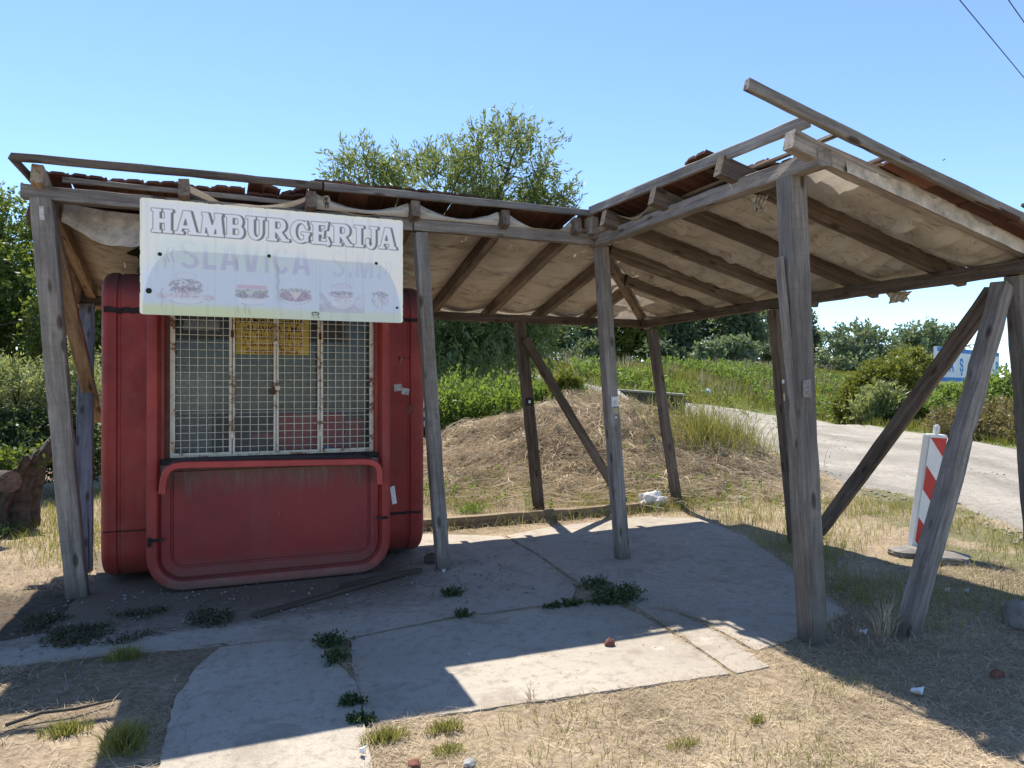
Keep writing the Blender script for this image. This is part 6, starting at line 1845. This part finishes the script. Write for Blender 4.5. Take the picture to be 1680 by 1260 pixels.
lump('brick_fragment', g(1634, 1110), (.05, .03, .03), M_brick, 'red brick piece in the shaded dry grass at lower right', 'brick', 14, 2, .4)
lump('brick_fragment', g(680, 1256), (.03, .03, .02), M_brick, 'small red brick piece in the grass at the bottom edge', 'brick', 15, 2, .4)
lump('stone', g(770, 1254), (.03, .025, .02), M_stone, 'small white stone in the grass at the bottom edge', 'stone', 16, 2)
lump('stone_block', g(708, 922), (.075, .06, .06), M_bark, 'dark stone block against the foot of the second front post', 'stone', 17, 2, .3)
lump('plastic_bag', g(1067, 836), (.21, .15, .15), M_bag, 'crumpled white plastic bag of rubbish beside the end of the sill timber', 'bag', 18, 4, .75)
rp, _ = hit(1350, 684); lump('plastic_bag', rp, (.22, .15, .13), M_brick, 'crumpled red bag across the road under the meadow', 'bag', 19, 3, .5)
rp, _ = hit(1162, 655); lump('white_bag', rp + Vector((0, 0, .3)), (.16, .12, .16), M_paper, 'small white bag caught in the meadow behind the low wall', 'bag', 20, 3, .5)
def scrap(u, v, w, h, label, mat=M_paper, lift=0.012, rot=0.4):
    p = g(u, v); V = []; F = []; k = 6
    for j in range(k + 1):
        for i in range(k + 1):
            a = i / k - .5; b = j / k - .5
            V.append((a * w * (1 - .35 * (b + .5)), b * h, .012 * math.sin(a * 7 + b * 3) + .010 * (a * a) * 4 + random.uniform(-.001, .001)))
    for j in range(k):
        for i in range(k): q = j * (k + 1) + i; F.append((q, q + 1, q + k + 2, q + k + 1))
    o = pyd('paper_scrap', V, F, mat, None, Matrix.Translation(p + Vector((0, 0, lift + .012))) @ Matrix.Rotation(rot, 4, 'Z'), smooth=True)
    return tag(o, label, 'paper scrap')
scrap(1503, 1141, .085, .05, 'torn white paper lying in the shaded dry grass at lower right')
scrap(1415, 1043, .09, .035, 'crumpled grey paper between the near corner post and the leaning brace', M_silver)
scrap(1553, 973, .05, .03, 'small white scrap in the grass before the marker base')
scrap(1585, 974, .035, .025, 'tiny white scrap right of the other scrap before the marker base')
scrap(728, 941, .035, .02, 'white paper scrap on the slab by the second front post')
scrap(595, 1240, .03, .025, 'white paper scrap on the sunny path corner', rot=1.0)

def plank(name, a, b, w, h, mat, label, cat):
    a = Vector(a); b = Vector(b)
    o = timber(name, a, b, w, h, mat, None, jit=.004); return tag(o, label, cat)
plank('timber_offcut', g(415, 1012) + Vector((0, 0, .012)), g(672, 940) + Vector((0, 0, .02)), .06, .03, M_darkwood, 'long thin timber lying on the dirt in front of the kiosk', 'timber')
plank('timber_offcut', g(560, 965) + Vector((0, 0, .018)), g(690, 938) + Vector((0, 0, .018)), .07, .035, M_darkwood, 'short timber offcut under the right front of the kiosk', 'timber')
plank('stick', g(105, 1102) + Vector((0, 0, .02)), g(112, 1138) + Vector((0, 0, .02)), .018, .012, M_wood, 'left stick of the two standing in shaded straw at lower left', 'stick')
plank('stick', g(128, 1094) + Vector((0, 0, .02)), g(140, 1130) + Vector((0, 0, .02)), .018, .012, M_wood, 'right stick of the two lying in shaded straw at lower left', 'stick')
Vt, Ft = tubes([([g(10, 1196) + Vector((0, 0, .02)), g(70, 1180) + Vector((0, 0, .035)), g(125, 1172) + Vector((0, 0, .03)), g(190, 1152) + Vector((0, 0, .015))], [.008, .009, .007, .005])], 6)
tag(npm('dry_branch', Vt, Ft, M_bark, smooth=True), 'thin dry branch lying across the sunny patch at lower left', 'branch')

# ------------------------------------------------------------------ old stump with ivy
sb = g(-12, 866)
stump = empty('tree_stump', sb, 'old hollow tree stump with ivy on its top at the left edge', 'stump')
V = []; F = []; NA, NZ = 110, 20
for j in range(NZ + 1):
    t = j / NZ
    for i in range(NA):
        a = 2 * math.pi * i / NA
        k = float(vn(np.array([math.cos(a) * 2.2]), np.array([math.sin(a) * 2.2 + t * .5]), 2.0, 601, 3)[0])
        rad = (.33 + .12 * (1 - t) ** 2 + .12 * t) * (.66 + .6 * k) * (1 + .06 * math.sin(a * 17 + 2 * t + k * 5) + .03 * math.sin(a * 41 + t * 3)) + random.uniform(-.006, .006)
        top = .55 + .34 * max(0, math.cos(a - .1)) + .3 * k + .04 * math.sin(a * 23)
        V.append((rad * math.cos(a) + .16 * t * t, rad * math.sin(a) * .9, t * top - .05))
for j in range(NZ):
    for i in range(NA): q = j * NA + i; r_ = j * NA + (i + 1) % NA; F.append((q, r_, r_ + NA, q + NA))
b = len(V)
for i in range(NA):
    x, y, z = V[NZ * NA + i]; V.append((x * .72 + .05, y * .72, z - .14))
for i in range(NA): q = NZ * NA + i; r_ = NZ * NA + (i + 1) % NA; F.append((q, r_, b + (i + 1) % NA, b + i))
V.append((.2, 0, .45)); 
for i in range(NA): F.append((b + i, b + (i + 1) % NA, len(V) - 1))
pyd('trunk', V, F, M_bark, stump, Matrix.Translation(sb), smooth=True)
P = np.array(sb) + np.stack([rng.normal(size=90) * .22 + .12, rng.normal(size=90) * .2, .62 + rng.random(90) * .2], 1)
v, f, c_ = sprays(P, np.array([[.1, 0, .7]]) + rng.normal(size=P.shape) * .5, .16, 8, .055, .05, .1, .9)
npm('ivy', v, f, M_leaf_bright, stump, col=c_)
lg = g(-8, 862)
lo_ = empty('log', dp(-20, 785, 7.3), 'dark sawn log resting against the stump at the left edge', 'log')
Vt, Ft = tubes([([dp(18, 790, 7.25), dp(-60, 788, 7.6), dp(-200, 800, 8.0)], [.11, .12, .12])], 16)
npm('bark', Vt, Ft, M_bark, lo_, smooth=True)
Ft_ = [tuple(range(16))]
pyd('sawn_end', [Vector(v) for v in Vt[:16]], Ft_, M_darkwood, lo_)
tuft('leafy_weed', 8, 880, .2, .15, .2, 'dark ivy and weeds at the foot of the old stump', 'leaf', 120, M_leaf_dark)

# ------------------------------------------------------------------ low concrete wall and gravel heap behind the mound
q1, d1 = hit(1122, 690)
a1 = dp(1122, 646, d1); a0 = dp(1006, 638, d1 + 2.5)
L = (a1 - a0).length
wall_root = empty('parapet_wall', ((a0.x + a1.x) / 2, (a0.y + a1.y) / 2, q1.z), 'low dark concrete wall beside the road behind the straw mound', 'wall')
dwn = Vector((0, 0, -.75))
timber('wall_body', a0 + dwn * .55 + Vector((0, 0, -.06)), a1 + dwn * .55 + Vector((0, 0, -.06)), .22, .8, M_bark, wall_root, jit=.01)  # dark material carries the wall's shaded side in its colour
timber('coping', a0 + Vector((0, 0, -.03)), a1 + Vector((0, 0, -.03)), .30, .07, M_stone, wall_root, jit=.006)
hp = dp(1005, 660, 16.5)
bm = bmesh.new(); bmesh.ops.create_cone(bm, cap_ends=True, segments=24, radius1=.85, radius2=.04, depth=.6, matrix=Matrix.Translation((hp.x, hp.y, hp.z + .02)))
bmesh.ops.subdivide_edges(bm, edges=bm.edges[:], cuts=3)
for v in bm.verts:
    k = float(vn(np.array([v.co.x]), np.array([v.co.y]), 3, 611)[0]) - .5; v.co += Vector((k * .1, k * .05, k * .12))
tag(from_bm('gravel_heap', bm, M_stone, smooth=True), 'pale gravel heap peeping over the top of the straw mound', 'gravel heap')

# ------------------------------------------------------------------ road marker board on its rubber foot
mb = g(1512, 918)
mk = empty('road_marker', mb, 'leaning red and white striped road marker board on a grey rubber foot', 'road marker')
top = dp(1524, 712, 6.72); bot = dp(1496, 897, 6.80)
zax = (top - bot).normalized()
xax = Vector((RX, RY, 0)) * .93 + Vector((-DX, -DY, 0)) * -.36
xax = (xax - zax * xax.dot(zax)).normalized(); yax = zax.cross(xax)
MB = Matrix(((xax.x, yax.x, zax.x, bot.x), (xax.y, yax.y, zax.y, bot.y), (xax.z, yax.z, zax.z, bot.z), (0, 0, 0, 1)))
HB = (top - bot).length; WB = .255
bm = bmesh.new(); box_bm(bm, (WB / 2, 0.03, HB / 2), (WB, .075, HB)); bmesh.ops.bevel(bm, geom=bm.edges[:], offset=.012, segments=2, affect='EDGES')
from_bm('board', bm, M_white, mk, MB)
bm = bmesh.new(); box_bm(bm, (WB * .5, .03, HB + .045), (.055, .05, .095)); bmesh.ops.bevel(bm, geom=bm.edges[:], offset=.014, segments=2, affect='EDGES')
from_bm('handle', bm, M_white, mk, MB)
bm = bmesh.new(); box_bm(bm, (WB * .5, .03, -.03), (.07, .055, .10)); from_bm('socket', bm, M_white, mk, MB)
def clip(poly, f):
    out = []
    for i in range(len(poly)):
        a, b = poly[i], poly[(i + 1) % len(poly)]; fa, fb = f(a), f(b)
        if fa >= 0: out.append(a)
        if fa * fb < 0: t_ = fa / (fa - fb); out.append((a[0] + (b[0] - a[0]) * t_, a[1] + (b[1] - a[1]) * t_))
    return out
fx0, fx1, fz0, fz1 = .018, WB - .018, .02, HB - .03
for k in range(4):
    zc = HB - .0 + .20 - .50 * k
    P = [(fx0, fz0), (fx1, fz0), (fx1, fz1), (fx0, fz1)]
    # bands falling to the right
    P = clip(clip(P, lambda p: zc - (p[1] + (p[0] - fx0) * .9)), lambda p: (p[1] + (p[0] - fx0) * .9) - (zc - .23))
    if len(P) > 2:
        pyd('red_stripe', [(a, -.0095, b) for a, b in P] + [(a, -.007, b) for a, b in P], [tuple(range(len(P)))] + [tuple(range(len(P), 2 * len(P)))[::-1]] + [(i, (i + 1) % len(P), len(P) + (i + 1) % len(P), len(P) + i) for i in range(len(P))], M_redrefl, mk, MB)
def footplate(u, v, w, d, h, rot, z=0.0):
    p = g(u, v); bm = bmesh.new(); box_bm(bm, (0, 0, h / 2), (w, d, h))
    bmesh.ops.subdivide_edges(bm, edges=bm.edges[:], cuts=3, use_grid_fill=True)
    for vv in bm.verts:
        e = max(abs(vv.co.x) / (w / 2), abs(vv.co.y) / (d / 2)); vv.co.z *= 1 - .55 * max(0, e - .45)
        vv.co += Vector((random.uniform(-.012, .012), random.uniform(-.012, .012), random.uniform(-.004, .004)))
        if abs(vv.co.x) > w * .45 and abs(vv.co.y) > d * .45: vv.co.x *= .8; vv.co.y *= .8
    from_bm('rubber_foot', bm, M_rubber, mk, Matrix.Translation(p + Vector((0, 0, z))) @ Matrix.Rotation(rot, 4, 'Z'))
footplate(1494, 910, .40, .28, .075, -YAW + .2); footplate(1546, 922, .42, .30, .085, -YAW - .35, .01)

# ------------------------------------------------------------------ billboard across the road
bd = Vector((.75 * RX + .66 * DX, .75 * RY + .66 * DY, 0)).normalized()
bt = dp(1537, 568, 27.0); bz0 = dp(1551, 626, 27.3).z
bbd = empty('billboard', (bt.x, bt.y, hz(bt.x, bt.y)), 'white billboard with blue borders and large blue letters across the road', 'billboard')
BM = Matrix(((bd.x, bd.y, 0, bt.x), (bd.y, -bd.x, 0, bt.y), (0, 0, 1, bz0), (0, 0, 0, 1)))
BM = Matrix(((bd.x, 0, bd.y, bt.x), (bd.y, 0, -bd.x, bt.y), (0, 1, 0, bz0), (0, 0, 0, 1)))   # x along, y up, z to the viewer
BH = bt.z - bz0; BL = 8.0
def bbox(name, x0, x1, y0, y1, z0, z1, mat):
    bm = bmesh.new(); box_bm(bm, ((x0 + x1) / 2, (y0 + y1) / 2, (z0 + z1) / 2), (x1 - x0, y1 - y0, z1 - z0)); return from_bm(name, bm, mat, bbd, BM)
bbox('panel', 0, BL, 0, BH, -.03, 0, M_board)
bbox('top_border', .03, BL - .03, BH - .18, BH - .014, .001, .006, M_blue); bbox('bottom_border', .03, BL - .03, .014, .17, .001, .006, M_blue)
for xx_ in (0.0, 3.9, 7.9): bbox('post', xx_ - .03, xx_ + .03, hz(bt.x + bd.x * xx_, bt.y + bd.y * xx_) - bz0 - .2, BH, -.10, -.04, M_white)
def on_board(u, v):
    q = ray(u, v); nrm = Vector((bd.y, -bd.x)); t_ = (bt.x * nrm.x + bt.y * nrm.y) / (q[0] * nrm.x + q[1] * nrm.y)
    return (Vector((q[0] * t_ - bt.x, q[1] * t_ - bt.y)).dot(Vector((bd.x, bd.y))), EYE + q[2] * t_ - bz0)
for ch, u in (('A', 1561), ('Ş', 1577.5), ('V', 1597), ('.', 1615), ('P', 1635.5), ('E', 1651), ('T', 1667)):
    x_, y_ = on_board(u, 610)
    text(ch, 'letter', M_blue, bbd, .70, BM @ Matrix.Translation((x_, .42, .004)), .03, 1.05)

# ------------------------------------------------------------------ overhead wires, cable, bird
w0 = dp(1577, 0, 9.92); w1 = dp(1680, 125, 12.36); wd_ = w1 - w0
for nm, a, lab in (('lower', w0, 'overhead wire crossing the upper right corner, the longer one in view'), ('upper', dp(1657, 0, 9.92), 'overhead wire cutting the very corner of the sky at upper right')):
    Vt, Ft = tubes([([a - wd_ * 6, a - wd_ * 2, a, a + wd_, a + wd_ * 4, a + wd_ * 14], [.007] * 6)], 6)
    tag(npm('overhead_wire', Vt, Ft, M_wirek), lab, 'wire', 'overhead wires')
Vt, Ft = tubes([([dp(-260, 580, 9), dp(0, 533, 9), dp(80, 519, 9), dp(165, 503, 9), dp(230, 492, 9)], [.006] * 5)], 6)
tag(npm('cable', Vt, Ft, M_wirek), 'thin black cable running behind the left end post to the kiosk', 'cable')
bp_ = dp(1549, 262, 55)
bird = empty('bird', bp_, 'tiny dark bird flying high in the sky at the right', 'bird')
lumpb = bmesh.new(); bmesh.ops.create_icosphere(lumpb, subdivisions=2, radius=.5, matrix=Matrix.Diagonal((.26, .08, .08, 1)))
from_bm('body', lumpb, M_dark, bird, Matrix.Translation(bp_) @ Matrix.Rotation(-.3, 4, 'Y'))
for sg in (-1, 1):
    pyd('wing', [(-.06, 0, 0), (.07, 0, 0), (.02, sg * .16, .06), (-.08, sg * .2, .05), (-.06, 0, -.01), (.07, 0, -.01)], [(0, 1, 2, 3), (5, 4, 3, 2), (0, 4, 5, 1)], M_dark, bird, Matrix.Translation(bp_))
